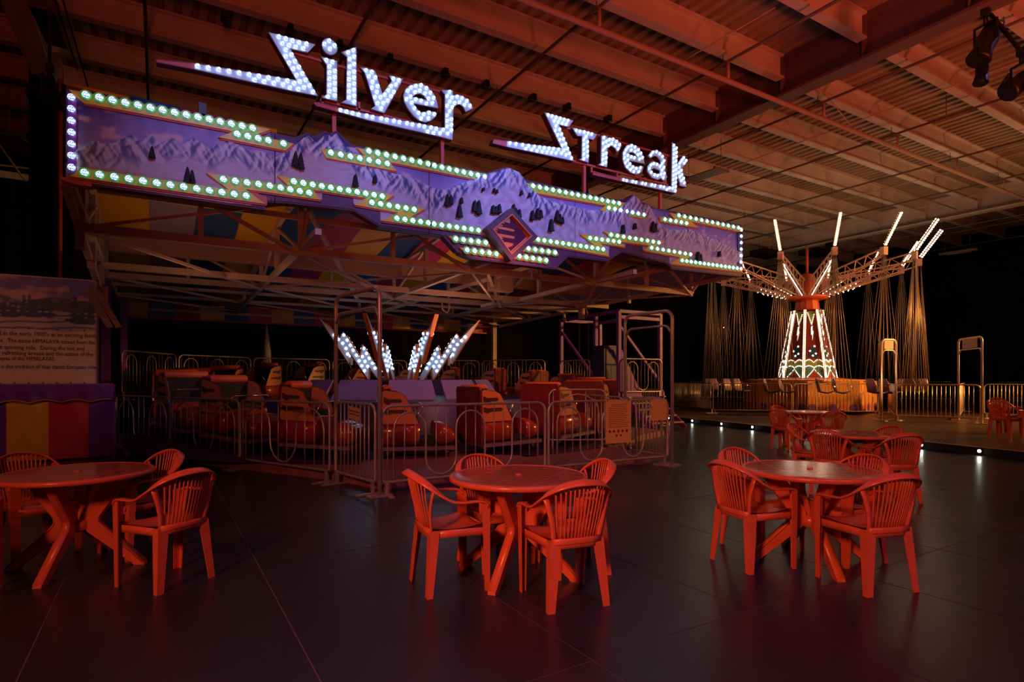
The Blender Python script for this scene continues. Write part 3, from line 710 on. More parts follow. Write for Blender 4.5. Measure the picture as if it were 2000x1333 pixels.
# dark side with three dripping fingers on the orange field
W_ = max(p[0] for p in dm) - min(p[0] for p in dm); H_ = max(p[1] for p in dm) - min(p[1] for p in dm)
def E(u, v): return (cxd + u * W_ * 0.5, czd + v * H_ * 0.5)
dk = [E(0.0, 0.64), E(0.64, 0.0), E(0.0, -0.64), E(-0.10, -0.52), E(0.10, -0.42), E(0.14, -0.32), E(-0.12, -0.30), E(-0.30, -0.34), E(-0.22, -0.27), E(-0.34, -0.24), E(-0.22, -0.20), E(-0.32, -0.15), E(0.10, -0.16), E(0.20, -0.10), E(0.16, -0.04), E(-0.36, -0.02), E(-0.58, -0.03), E(-0.44, 0.02), E(-0.56, 0.06), E(-0.42, 0.09), E(-0.50, 0.14), E(0.10, 0.11), E(0.20, 0.16), E(0.14, 0.22), E(-0.14, 0.24), E(-0.36, 0.24), E(-0.24, 0.29), E(-0.32, 0.34), E(-0.18, 0.37), E(-0.22, 0.42), E(0.0, 0.40)]
fixn(MB().prism(dk, lambda a, b: (a, YS - 0.115, b), lambda a, b: (a, YS - 0.1, b)).build('emblem_flames', mat('emblem_dark_red', (0.09, 0.012, 0.05), 0.25), mq))
# lower drop tray under the diamond, red gusset under first panel
fixn(MB().prism([P2(862, 458), P2(1100, 492), P2(1066, 524), P2(925, 504), P2(893, 492)], lambda a, b: (a, YS + 0.005, b), lambda a, b: (a, YS + 0.15, b)).build('lower_cabinet', M_return, mq))
fixn(MB().prism([P2(480, 373), P2(521, 386), P2(521, 402), P2(517, 402)], lambda a, b: (a, YS - 0.02, b), lambda a, b: (a, YS + 0.1, b)).build('gusset', M_redframe, mq))
m = MB(); a = P2(118, 347); b = P2(178, 358); m.prism([P2(118, 345), P2(178, 356), P2(180, 365), P2(150, 361), P2(118, 351)], lambda a, b: (a, YS - 0.01, b), lambda a, b: (a, YS + 0.15, b)); fixn(m.build('gusset', M_redframe, mq))
for a, b, mm in (((140, 170), (252, 196), M_yel), ((255, 194), (352, 217), M_blue), ((352, 217), (448, 238), M_mag), ((450, 240), (540, 259), M_yel)):
    A_, B_ = on_y(*a, YS + 0.2), on_y(*b, YS + 0.2)
    MB().cyl(A_, B_, 0.045, 8).build('rolled_tarp', mm, mq)
tag(MB().box(on_y(395, 215, YS + 0.1), (0.09, 0.12, 0.14)).build('junction_box', M_blackmetal, mq))

# ---------------------------------------------------------------- lettering
YL = YS - 0.02
def pin(pt, poly):
    x, y = pt; c = False; j = len(poly) - 1
    for i in range(len(poly)):
        xi, yi = poly[i]; xj, yj = poly[j]
        if (yi > y) != (yj > y) and x < (xj - xi) * (y - yi) / (yj - yi) + xi: c = not c
        j = i
    return c
def edist(pt, poly):
    best = 9; px, py = pt
    for i in range(len(poly)):
        ax, ay = poly[i - 1]; bx, by = poly[i]; dx, dy = bx - ax, by - ay; L = dx * dx + dy * dy
        t = max(0, min(1, ((px - ax) * dx + (py - ay) * dy) / L)) if L > 0 else 0
        best = min(best, math.hypot(px - ax - t * dx, py - ay - t * dy))
    return best
def c7(pts, ox, oy, s): return [(ox + x / s, oy + y / s) for x, y in pts]
S5 = (500, 50, 7.017); S6 = (720, 120, 7.841); S7 = (1040, 210, 6.25)
silver = {
 'letter_s': ([(524.5, 63), (616.5, 86.8), (601.5, 103), (566.7, 95), (620.8, 187.5), (565, 177), (382, 136), (306, 121.5), (305, 116), (375, 123), (579, 157)], []),
 'letter_dot': ([(643.6 + 15.2 * math.cos(2 * PI * i / 20) + 1.5 * math.sin(2 * PI * i / 20), 91.5 + 16 * math.sin(2 * PI * i / 20) + 2.5 * math.cos(2 * PI * i / 20)) for i in range(20)], []),
 'letter_i': ([(627.5, 111), (658.6, 119.5), (658.6, 198), (628.5, 191), (637.5, 185), (637.8, 127)], []),
 'letter_l': ([(667, 102), (696, 91.6), (696.6, 207.5), (666, 200.5), (676, 195), (677.5, 111)], []),
 'letter_v': ([(704, 131), (732.5, 138.5), (746.8, 183.5), (765, 158), (760, 147), (787.5, 154.5), (750.6, 221), (724, 213), (732.5, 207), (718, 160), (712, 142)], []),
 'letter_e': (c7([(700, 345), (800, 335), (900, 390), (1000, 500), (1050, 620), (1065, 720), (690, 645), (740, 730), (800, 782), (860, 780), (905, 755), (1050, 792), (1020, 850), (950, 912), (870, 935), (780, 910), (690, 840), (600, 725), (545, 620), (530, 520), (560, 430), (620, 375)], *S6), [c7([(670, 545), (720, 505), (790, 495), (850, 530), (893, 595)], *S6)]),
 'letter_r': ([(862, 175.5), (884.5, 176.5), (884.5, 186.5), (893.5, 185), (904, 188), (916, 197), (924, 212), (910, 219), (905, 209), (898, 204), (891, 205.5), (885.5, 211), (884, 273.7), (860, 267.5), (720, 235.4), (617, 206.6), (612, 201), (620, 199.5), (664, 211.7), (720, 223.5), (868.6, 250.7), (868.6, 184)], [])}
streak = {
 'letter_s': ([(1064, 220), (1120, 235.6), (1110.4, 248.4), (1091.5, 243.6), (1120.8, 315), (1040, 297.4), (992, 287.6), (962, 280), (964, 272), (989.6, 275.5), (1040, 282.8), (1096.5, 289.5)], []),
 'letter_t': ([(1117.6, 249.2), (1166.4, 262), (1159.2, 273.7), (1149.6, 270.8), (1149.6, 318), (1129.6, 311.6), (1136, 310), (1136.8, 266), (1128, 266)], []),
 'letter_r': (c7([(840, 345), (910, 350), (915, 372), (980, 370), (1050, 410), (1090, 465), (1035, 550), (1010, 500), (960, 465), (915, 500), (910, 730), (795, 702), (835, 680)], *S7), []),
 'letter_e': (c7([(1200, 445), (1270, 470), (1340, 560), (1370, 690), (1180, 650), (1200, 690), (1240, 722), (1290, 725), (1315, 712), (1358, 725), (1335, 785), (1270, 822), (1200, 800), (1130, 730), (1100, 640), (1100, 545), (1140, 470)], *S7), [c7([(1165, 570), (1200, 548), (1240, 556), (1275, 603)], *S7)]),
 'letter_a': (c7([(1410, 590), (1450, 530), (1510, 520), (1580, 560), (1615, 640), (1620, 800), (1645, 850), (1620, 895), (1590, 890), (1570, 865), (1530, 885), (1460, 860), (1400, 780), (1405, 710), (1450, 665), (1510, 670), (1560, 700), (1560, 650), (1520, 600), (1480, 592), (1440, 620)], *S7), [c7([(1450, 762), (1480, 742), (1555, 772), (1548, 808), (1500, 810), (1460, 790)], *S7)]),
 'letter_k': (c7([(1705, 425), (1765, 490), (1765, 690), (1835, 590), (1895, 650), (1820, 745), (1885, 975), (1795, 955), (1800, 935), (1765, 815), (1755, 1050), (1100, 905), (735, 822), (735, 790), (1100, 865), (1695, 970)], *S7), [])}
def clipx(poly, x0, keep_right):
    out = []
    for i in range(len(poly)):
        a, b = poly[i - 1], poly[i]; ia, ib = (a[0] >= x0) == keep_right, (b[0] >= x0) == keep_right
        if ia != ib: t_ = (x0 - a[0]) / (b[0] - a[0]); out.append((x0, a[1] + t_ * (b[1] - a[1])))
        if ib: out.append(b)
    return out
def word(name, letters, label, rails, posts, base, lit_x):
    t = thing(name, base, label, 'sign')
    for ln, (poly, holes) in letters.items():
        pl = [P2(*p, YL) for p in poly]; hl = [[P2(*p, YL) for p in h] for h in holes]
        lx = P2(lit_x.get(ln, -500), 200, YL)[0]
        pf = clipx(pl, lx, True) if ln in lit_x else pl
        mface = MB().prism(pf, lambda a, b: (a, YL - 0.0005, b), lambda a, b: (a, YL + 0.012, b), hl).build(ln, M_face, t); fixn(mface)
        if ln in lit_x: fixn(MB().prism(clipx(pl, lx, False), lambda a, b: (a, YL - 0.0005, b), lambda a, b: (a, YL + 0.012, b)).build('unlit_tip', M_redframe, mface))
        fixn(MB().prism(pl, lambda a, b: (a, YL + 0.0125, b), lambda a, b: (a, YL + 0.13, b), hl).build('letter_shell', M_return, mface))
        # bright outline lip
        for lp in [pl] + hl:
            lip = MB().tube([(a, YL - 0.004, b) for a, b in lp], 0.006, 4, closed=True, smooth=False).build('letter_lip', M_pinkp, mface)
        lx = P2(lit_x.get(ln, -500), 200, YL)[0]
        xs_ = [p[0] for p in pl]; zs_ = [p[1] for p in pl]; acc = []
        mg, sp = 0.029, 0.084
        z = max(zs_)
        while z > min(zs_):
            x = min(xs_)
            while x < max(xs_):
                if x > lx and pin((x, z), pl) and not any(pin((x, z), h) for h in hl):
                    if all((x - a) ** 2 + (z - b) ** 2 > sp * sp for a, b in acc) and edist((x, z), pl) > mg and all(edist((x, z), h) > mg for h in hl): acc.append((x, z))
                x += 0.011
            z -= 0.011
        for a, b in acc: put('bulb', BML, mface, (a, YL - 0.001, b))
        if lx > min(xs_):      # unlit red end of the tail
            tailp = [p for p in poly if p[0] <= lit_x[ln] + 1]
    for a, b in rails: MB().bar(on_y(*a, YS + 0.06), on_y(*b, YS + 0.06), 0.035).build('rail', M_redframe, t)
    for (px, y0, y1) in posts:
        p0 = on_y(px, y0, YS + 0.1); p1 = on_y(px, y1, YS + 0.1)
        MB().bar(p0, (p0[0], p0[1], p1[2]), 0.055).build('post', M_redframe, t)
    return t
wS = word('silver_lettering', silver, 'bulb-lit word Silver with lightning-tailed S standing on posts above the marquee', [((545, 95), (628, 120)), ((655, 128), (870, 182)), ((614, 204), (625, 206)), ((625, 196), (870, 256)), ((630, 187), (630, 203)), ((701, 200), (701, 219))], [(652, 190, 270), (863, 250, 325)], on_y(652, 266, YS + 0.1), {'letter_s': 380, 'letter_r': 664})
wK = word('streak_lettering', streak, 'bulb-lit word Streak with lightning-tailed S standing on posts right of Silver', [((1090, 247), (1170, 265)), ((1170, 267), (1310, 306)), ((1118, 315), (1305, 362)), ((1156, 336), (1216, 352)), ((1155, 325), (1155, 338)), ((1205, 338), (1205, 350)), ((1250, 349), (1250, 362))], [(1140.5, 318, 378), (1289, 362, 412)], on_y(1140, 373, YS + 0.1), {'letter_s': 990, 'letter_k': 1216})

# ================================================================ CANOPY over the ride
XL, XR, YB = -0.90, 11.2, 19.5
cp = thing('ride_canopy', (5.14, 14.0, 3.5), 'striped tarpaulin canopy on a steel truss frame reaching back from the marquee', 'canopy')
def tarp_z(y): return 4.72 - (y - 8.7) * 0.075 if y < 14 else 4.32 - (y - 14) * 0.125
stripe = [M_yel, M_lav, M_blue, M_yel, M_blue, M_mag, M_yel, M_blue, M_mag, M_yel, M_blue, M_mag, M_yel, M_blue, M_mag, M_yel]
sw = (XR - XL) / len(stripe)
for i, mm in enumerate(stripe):
    m = MB(); ys_ = [8.72 + (YB - 8.72) * k / 24 for k in range(25)]; nx = 4
    for y in ys_:
        for j in range(nx + 1):
            x = XL + sw * (i + j / nx)
            m.v.append((x, y, tarp_z(y) + 0.03 * math.sin(x * 3.1 + y * 1.3) + 0.05 * math.sin(y * 2.2)))
    for a in range(24):
        for j in range(nx): q = a * (nx + 1) + j; m.face((q, q + 1, q + nx + 2, q + nx + 1), True)
    m.build('tarp_stripe', mm, cp)
# rear valance blocks, scalloped lower band
vs = [M_yel, M_blue, M_redv, M_yel, M_blue, M_redv, M_yel, M_blue, M_redv, M_yel, M_blue, M_redv, M_yel, M_blue, M_redv, M_yel, M_blue, M_redv]
vw = (10.9 - XL) / len(vs)
for i, mm in enumerate(vs):
    x0 = XL + vw * i; m = MB(); k = 6
    for j in range(k + 1):
        x = x0 + vw * j / k; yy = YB + 0.04 * math.sin(x * 5)
        m.v += [(x, yy, 3.13), (x, yy, 3.3), (x, yy, 3.62), (x, yy, 4.0)]
    for j in range(k):
        for r in range(3): m.face((j * 4 + r, j * 4 + 4 + r, j * 4 + 5 + r, j * 4 + 1 + r), True)
    m.build('rear_valance', mm, cp)
MB().box(((XL + 10.9) / 2, YB - 0.07, 3.12), (10.9 - XL, 0.02, 0.05)).build('valance_hem', M_mag, cp)
# side walls
m = MB(); m.v += [(XR, 8.7, 3.78), (XR, YB, 3.54), (XR, YB, tarp_z(YB)), (XR, 14, tarp_z(14)), (XR, 8.7, 4.72)]; m.face((0, 1, 2, 3, 4)); m.build('side_curtain', M_lav, cp)
m = MB(); m.v += [(XL - 0.05, 8.7, 3.75), (XL - 0.05, 14.5, 3.0), (XL - 0.05, 14.5, tarp_z(14.5)), (XL - 0.05, 8.7, 4.72)]; m.face((0, 1, 2, 3)); m.build('side_curtain', M_lav, cp)
ZB = 3.5
def beam(nm, a, b, w=0.09, mm=None, up=(0, 0, 1), h=None): return MB().bar(a, b, w, h, up=up).build(nm, mm or M_frame, cp)
ylines = [9.97, 13.1, 14.3, 15.6, 17.3, 19.45]
for y in ylines:
    z = ZB if y < 19 else 3.36
    beam('cross_beam', (XL, y, z), (XR if y < 15 else 10.9, y, z), 0.10 if y < 15 else 0.07, h=0.12 if y < 15 else 0.07)
beam('ridge_beam', (XL + 0.1, 13.7, 4.05), (XR, 13.7, 4.05), 0.12, M_tan, h=0.34)
beam('ridge_beam', (XL + 0.1, 11.0, 4.32), (XR, 11.0, 4.32), 0.05, M_tan, h=0.10)
beam('upper_beam', (XL, 8.8, 4.6), (XR, 8.8, 4.6), 0.08)
beam('upper_beam', (XL, 19.4, 3.95), (XR, 19.4, 3.95), 0.06)
# lateral trusses along the depth, with verticals and diagonals
tx = [XL, 2.0, 5.14, 8.2, XR]
for i, x in enumerate(tx):
    beam('side_rail', (x, 8.75, ZB + 0.25 if i in (0, 4) else ZB + 0.06), (x, 19.4, ZB - 0.1), 0.09)
    beam('top_chord', (x, 8.75, 4.62), (x, 19.4, 3.85), 0.07)
    for y in (9.97, 12.2, 14.3, 17.3): beam('truss_post', (x, y, ZB), (x, y, tarp_z(y) - 0.06), 0.085)
    for y0, y1 in ((8.8, 9.97), (12.2, 9.97), (12.2, 14.3), (17.3, 14.3)):
        beam('truss_diagonal', (x, y0, tarp_z(y0) - 0.1), (x, y1, ZB + 0.02), 0.05)
for i in range(4):
    x0, x1 = tx[i], tx[i + 1]
    for j, (ya, yb) in enumerate(((8.8, 9.97), (9.97, 14.3), (14.3, 17.3), (17.3, 19.4))):
        za = 4.5 if ya < 9 else ZB
        beam('cross_brace', (x0, ya, za - 0.03), (x1, yb, ZB - 0.06), 0.05)
        if j == 1 and i % 2: beam('cross_brace', (x1, ya, za - 0.05), (x0, yb, ZB - 0.02), 0.035)
    beam('cross_brace', (x0, 9.97, ZB), (x1, 9.97, 4.3), 0.045)
    beam('cross_brace', (x1, 14.3, ZB), ((x0 + x1) / 2, 14.3, 4.2), 0.05)
    for y in (9.97, 14.3): beam('truss_post', ((x0 + x1) / 2, y, ZB), ((x0 + x1) / 2, y, tarp_z(y) - 0.1), 0.07)
# steel sweep arms radiating beneath the trusses
for a, b in (((2.0, 9.97, 4.4), (4.2, 14.3, 3.4)), ((5.14, 9.97, 4.3), (8.0, 13.8, 3.38)), ((8.2, 9.97, 4.3), (5.4, 16.4, 3.3)), ((XR, 9.97, 4.2), (7.5, 14.0, 3.38))):
    beam('sweep_arm', a, b, 0.075)
# outer left frame of posts
for y in (9.97, 11.6, 13.4): beam('end_post', (XL - 0.02, y, 3.2), (XL - 0.02, y, tarp_z(y) - 0.05), 0.11)
beam('end_post', (XL - 0.05, 8.7, 3.75), (XL - 0.05, 14.6, 2.95), 0.09)
# front hanging strut plates, knee bracket at right
MB().tube([(9.4, 14.3, 3.5), (10.2, 14.3, 3.48), (10.5, 14.3, 3.38), (10.55, 14.3, 3.1)], 0.05, 6).build('knee_bracket', M_tan, cp)
# junction box on the frame
t = thing('control_box', (7.3, 12.6, 3.62), 'cream electrical box hung in the canopy truss below the diamond emblem', 'box')
m = MB(); m.box((7.3, 12.6, 3.85), (0.6, 0.25, 0.55)); m.build('box_body', M_tan, t)
m = MB(); m.box((7.05, 12.46, 3.85), (0.35, 0.02, 0.5)); m.build('box_door', M_frame, t)
m = MB(); m.tube([(7.0, 12.44, 3.95), (6.97, 12.40, 3.85), (7.0, 12.44, 3.75)], 0.012, 5); m.build('box_handle', M_blackmetal, t)
tag(MB().tube([(6.3, 13.9, 3.4), (6.32, 13.9, 3.2), (6.45, 13.9, 3.12), (6.52, 13.9, 3.25), (6.5, 13.9, 3.4)], 0.025, 7).build('shackle', M_tan, cp))
# canopy support towers
for x, y in ((XL - 0.02, 14.6), (10.9, 19.3), (XL + 0.1, 19.3)):
    o = MB().box((x, y, 1.85), (0.16, 0.16, 3.6)).build('support_leg', M_purple if x < 0 else M_frame, cp)

# ================================================================ STORY BOARD (left)
t = thing('story_board', (-2.5, 12.7, 1.33), 'large printed panel telling the ride history under a painted snow scene', 'sign')
bx0, bx1, bz0, bz1, by = -5.2, -0.93, 1.31, 3.16, 12.7
MB().box(((bx0 + bx1) / 2, by + 0.05, (bz0 + bz1) / 2), (bx1 - bx0, 0.08, bz1 - bz0)).build('board_panel', M_cream, t)
zs0 = on_y(150, 646, by)[2]
m = MB(); cols = []; nx, nv = 120, 60
xa_, xb_ = bx0 + 0.02, bx1 - 0.02
BT = [(on_y(q, 640, by)[0], tb, th_, tw) for q, tb, th_, tw in ((8, 0.22, 0.3, 0.09), (22, 0.2, 0.38, 0.10), (32, 0.22, 0.3, 0.08), (46, 0.24, 0.42, 0.1), (58, 0.22, 0.46, 0.11), (70, 0.22, 0.45, 0.11), (84, 0.25, 0.25, 0.07), (98, 0.22, 0.36, 0.09), (146, 0.14, 0.62, 0.16), (160, 0.12, 0.5, 0.14), (176, 0.12, 0.55, 0.15), (-14, 0.2, 0.4, 0.1), (-40, 0.2, 0.4, 0.1))]
for i in range(nx + 1):
    x = xa_ + (xb_ - xa_) * i / nx
    for j in range(nv + 1):
        v = j / nv; z = zs0 + (bz1 - 0.02 - zs0) * v; m.v.append((x, by + 0.004, z))
        mt = 0.62 + 0.20 * N(x, 0, 1.3, 3) + 0.04 * N(x, 0, 6, 3) + 0.2 * max(0, 1 - abs(x + 2.9) / 0.8)
        if v > mt:
            cl = N(x, z * 2, 2.2, 1) + 0.5 * N(x, z * 2, 5.5, 2); c = (0.20, 0.15, 0.42)
            if cl > 0.0: k = min(1, cl * 4); c = tuple(c[q] * (1 - k) + (0.62, 0.36, 0.34)[q] * k for q in range(3))
        elif v > 0.36 + 0.06 * N(x, 0, 2.2, 7):
            s = N(x + z, z, 7, 6); c = (0.12, 0.12, 0.22) if s > -0.05 else (0.38, 0.32, 0.44)
            if x > -1.9: c = (0.10, 0.10, 0.12) if s > -0.2 else (0.2, 0.17, 0.22)
        else:
            s = math.sin(z * 60 + 5 * N(x, z, 1.5, 2)); c = (0.52, 0.40, 0.42) if s > -0.6 else (0.16, 0.14, 0.28)
        for tx_, tb_, th_, tw_ in BT:
            if tb_ < v < tb_ + th_ and abs(x - tx_) < tw_ * (1 - (v - tb_) / th_) * (0.75 + 0.35 * math.sin(v * 70)): c = (0.05, 0.07, 0.16)
        cols.append(c)
for i in range(nx):
    for j in range(nv): a = i * (nv + 1) + j; m.face((a, a + nv + 1, a + nv + 2, a + 1))
me = m.mesh('painted_scene', M_boardpic, wl(t)); ca = me.color_attributes.new('Col', 'FLOAT_COLOR', 'POINT'); ca.data.foreach_set('color', [q for c in cols for q in (*c, 1.0)])
put('painted_scene', me, t)
def text(name, body, p, size, parent, m_=None, rot=(PI / 2, 0, 0), sx=1.0, align='RIGHT', ext=0.001):
    cu = bpy.data.curves.new(name, 'FONT'); cu.body = body; cu.size = size; cu.align_x = align; cu.extrude = ext; cu.resolution_u = 2
    cu.materials.append(m_ or M_ink); o = bpy.data.objects.new(name, cu); COL.objects.link(o); o.parent = parent; o.location = Vector(p) - wl(parent); o.rotation_euler = rot; o.scale = (sx, 1, 1)
    dg = bpy.context.evaluated_depsgraph_get(); me = bpy.data.meshes.new_from_object(o.evaluated_get(dg)); q = bpy.data.objects.new(name, me); COL.objects.link(q)
    q.parent = parent; q.location = o.location.copy(); q.rotation_euler = rot; q.scale = (sx, 1, 1); bpy.data.objects.remove(o); return q
lines = [("d in the early 1900's as an exciting family", 191, 658, -4), ('e.  The name HIMALAYA comes from the', 186, 671, 1), ('e spinning ride.  During the hot and', 165, 683, 0), ('refreshing breeze and the action of the', 182, 694, 5), ('opes of the HIMALAYAS.', 108, 703, 0), ('n the tradition of that classic European ride.', 190, 719, 4)]
for s, pxr, pyb, _ in lines:
    p = on_y(pxr, pyb + 2, by); q_ = text('text_line', s, (p[0], by + 0.002, p[2]), 0.098, t)
    q_['kind'] = 'stuff'; w0 = q_.dimensions.x or 1; q_.scale = ((p[0] - on_y(_, pyb, by)[0]) / w0, 1, 1)
for i in range(14): 
    m = MB(); p = on_y(8 + i * 13.5, 732, by); 
m = MB()
for i in range(22): m.cyl((bx0 + 0.1 + i * 0.19, by + 0.006, bz0 + 0.03), (bx0 + 0.1 + i * 0.19, by - 0.004, bz0 + 0.03), 0.012, 6); m.cyl((bx0 + 0.1 + i * 0.19, by + 0.006, zs0 + 0.005), (bx0 + 0.1 + i * 0.19, by - 0.004, zs0 + 0.005), 0.012, 6)
o = m.build('rivets', M_blackmetal, t); o['kind'] = 'stuff'
# frame behind board
m = MB(); m.bar((bx0, by + 0.12, bz1 - 0.1), (bx1, by + 0.12, bz1 - 0.1), 0.06); m.build('support_rail', M_frame, t)
MB().box((bx1 + 0.01, by + 0.05, (bz0 + bz1) / 2), (0.03, 0.1, bz1 - bz0)).build('edge_trim', M_return, t)
m = MB(); m.bar((bx0 + 1.2, by + 0.14, 0), (bx0 + 1.2, by + 0.14, bz0 + 0.4), 0.07); m.build('board_leg', M_frame, t)
m = MB(); m.bar((bx1 - 0.2, by + 0.14, 0), (bx1 - 0.2, by + 0.14, bz0 + 0.4), 0.07); m.build('board_leg', M_frame, t)
# skirt below the board
t = thing('striped_skirt', (-2.5, 12.6, 0.0), 'purple, yellow and red vinyl skirt hanging below the history panel', 'skirt')
def cloth(name, x0, x1, z0, z1, y, mm, amp=0.03, scal=0):
    m = MB(); nx = max(6, int((x1 - x0) / 0.06)); nz = 10
    for i in range(nx + 1):
        x = x0 + (x1 - x0) * i / nx
        zb = z0 + (scal * abs(math.sin(PI * (x - x0) / 0.42)) if scal else 0)
        for j in range(nz + 1):
            v = j / nz; z = zb + (z1 - zb) * v
            m.v.append((x, y + amp * (1 - v * 0.6) * math.sin(x * 9 + 1.3 * math.sin(z * 3)) + 0.01 * math.sin(x * 23 + z * 9), z))
    for i in range(nx):
        for j in range(nz): a = i * (nz + 1) + j; m.face((a, a + nz + 1, a + nz + 2, a + 1), True)
    return m.build(name, mm, t)
def sxp(px): return on_y(px, 800, 12.6)[0]
edges = [(-5.2, sxp(-75), M_purv), (sxp(-75), sxp(12), M_purv), (sxp(12), sxp(95), M_yel), (sxp(95), sxp(173), M_redv), (sxp(173), sxp(222), M_purv)]
for a, b, mm in edges: cloth('skirt_panel', a, b, 0.03, 1.22, 12.6, mm)
cloth('skirt_valance', -5.2, sxp(222), 1.00, 1.30, 12.55, M_purv, 0.012, 0.05)
m = MB(); pts = []
x = -5.2
while x < sxp(222): pts.append((x, 12.53, 1.0 + 0.05 * abs(math.sin(PI * (x + 5.2) / 0.42)))); x += 0.05
m.tube(pts, 0.008, 5); m.build('valance_piping', M_orange, t)
MB().bar((-5.2, 12.62, 1.3), (sxp(222), 12.62, 1.3), 0.05).build('skirt_rail', M_purple, t)
MB().bar((sxp(222), 12.65, 0), (sxp(222), 12.65, 1.3), 0.05).build('skirt_post', M_purple, t)
MB().bar((sxp(-75), 12.65, 0), (sxp(-75), 12.65, 1.3), 0.05).build('skirt_post', M_purple, t)
# bracket arm between the board and canopy
M_rust = mat('rusty_steel', (0.26, 0.13, 0.09), 0.6, noise_amt=0.3, nscale=8)
t = thing('hinged_outrigger', (-0.8, 13.0, 2.9), 'rusty hinged steel outrigger plate beside the history panel top corner', 'bracket')
m = MB(); m.prism([P2(172, 562, 12.4), P2(190, 560, 12.4), P2(190, 582, 12.4), P2(222, 640, 12.4), P2(208, 640, 12.4), P2(172, 584, 12.4)], lambda a, b: (a, 12.4, b), lambda a, b: (a, 12.5, b)); fixn(m.build('hinge_plate', M_rust, t))
MB().bar(on_y(190, 570, 12.45), on_y(232, 640, 12.45), 0.09).build('outrigger_arm', M_rust, t)
MB().cyl(on_y(205, 560, 12.45), on_y(205, 622, 12.45), 0.05, 8).build('pivot_pin', M_rust, t)

# ================================================================ RIDE BASE
RC = Vector((5.15, 13.8, 0)); RR = 4.8
def track_z(th):     # th angle of position; front is -90 deg
    return 0.27 + 0.27 * (1 + math.sin(th)) + 0.03 * math.sin(4 * th)
rb = thing('himalaya_ride', tuple(RC), 'round undulating car track with raised purple centre under the striped canopy', 'ride')
MB().prism([(-1.1, 13.9), (2.1, 8.15), (2.45, 7.15), (7.0, 7.1), (7.4, 8.9), (10.7, 10.4), (10.7, 19.6), (-1.1, 19.6)], lambda a, b: (a, b, 0.0), lambda a, b: (a, b, 0.13)).build('walkway_deck', M_plat, rb)
def ringstrip(name, r0, z0, r1, z1, mm, n=96):
    m = MB()
    for i in range(n):
        th = 2 * PI * i / n; co, si = math.cos(th), math.sin(th)
        m.v += [(RC.x + r0 * co, RC.y + r0 * si, z0(th)), (RC.x + r1 * co, RC.y + r1 * si, z1(th))]
    for i in range(n): j = (i + 1) % n; m.face((2 * i, 2 * i + 1, 2 * j + 1, 2 * j), True)
    return m.build(name, mm, rb)
ringstrip('track_deck', 3.5, lambda t: track_z(t) - 0.10, 5.55, lambda t: track_z(t) - 0.14, M_track)
ringstrip('track_skirt', 5.55, lambda t: track_z(t) - 0.14, 5.75, lambda t: 0.13, M_track)
ringstrip('track_rail', 5.0, lambda t: track_z(t) - 0.07, 5.1, lambda t: track_z(t) - 0.07, M_chrome)
ringstrip('inner_rise', 3.5, lambda t: track_z(t) - 0.10, 3.2, lambda t: 0.95, M_track)
ringstrip('centre_deck', 3.2, lambda t: 0.95, 0.01, lambda t: 1.02, M_track)
for k in range(12):
    th = 2 * PI * (k + 0.5) / 12; r = 2.35; w = 0.52
    c = RC + Vector((r * math.cos(th), r * math.sin(th), 0)); tg = Vector((-math.sin(th), math.cos(th), 0)); ou = Vector((math.cos(th), math.sin(th), 0))
    m = MB(); m.prism([(-w, 0), (w, 0), (w * 0.86, 1), (-w * 0.86, 1)], lambda a, b: tuple(c + tg * a + ou * (-0.28 * b) + Vector((0, 0, 0.96 + 0.42 * b))), lambda a, b: tuple(c + tg * a + ou * (-0.28 * b + 0.03) + Vector((0, 0, 0.96 + 0.42 * b))))
    fixn(m.build('centre_panel', M_pinkp, rb))
MB().lathe([(0.55, 0.98), (0.5, 1.25), (0.35, 1.35), (0.01, 1.36)], (RC.x, RC.y, 0), 20).build('centre_hub', M_maroon, rb)

# lightning burst
lb = thing('lightning_burst', (RC.x, RC.y, 1.3), 'ring of bulb-studded lightning bolts flaring up from the ride centre', 'sculpture')
bolt = [(1.54, 1.44), (0.84, 0.37), (0.84, 0.67), (0.37, 0.0), (0.36, 0.32), (0.03, -0.12), (0.0, 0.0), (0.50, 0.84), (0.57, 0.50), (0.97, 1.12), (1.06, 0.96)]
BMS = bulb_mesh('bulb', 0.036, [M_bulb2])
acc = []
z = 1.1
while z > 0:
    x = 0.2
    while x < 1.2:
        if pin((x, z), bolt) and edist((x, z), bolt) > 0.032 and all((x - a) ** 2 + (z - b) ** 2 > 0.0165 for a, b in acc): acc.append((x, z))
        x += 0.013
    z -= 0.013
nb = 8
for k in range(nb):
    th = math.radians(2 + 360 / nb * k); u = Vector((math.cos(th), math.sin(th), 0)); nn = Vector((-u.y, u.x, 0))
    B = Vector((RC.x, RC.y, 1.38)) + u * 0.48
    f = lambda a, b, s=1: tuple(B + u * a + Vector((0, 0, b)) + nn * 0.05 * s)
    m = MB(); m.prism(bolt, lambda a, b: f(a, b, 1), lambda a, b: f(a, b, -1))
    for fi in range(len(m.f)):
        if len(m.f[fi]) == 4: m.mi[fi] = 1
    par = fixn(m.build('lightning_bolt', [M_boltface, M_orange], lb))
    for s in (1, -1):
        R_ = (Matrix.Rotation(th, 3, 'Z') @ (Matrix.Rotation(0, 3, 'Z') if s == -1 else Matrix.Rotation(PI, 3, 'Z'))).to_euler()
        for a, b in acc: put('bulb', BMS, par, Vector(f(a, b, s)) + nn * s * 0.002, R_)
MB().cyl((RC.x, RC.y, 1.30), (RC.x, RC.y, 1.46), 0.52, 20).build('burst_base', M_maroon, lb)

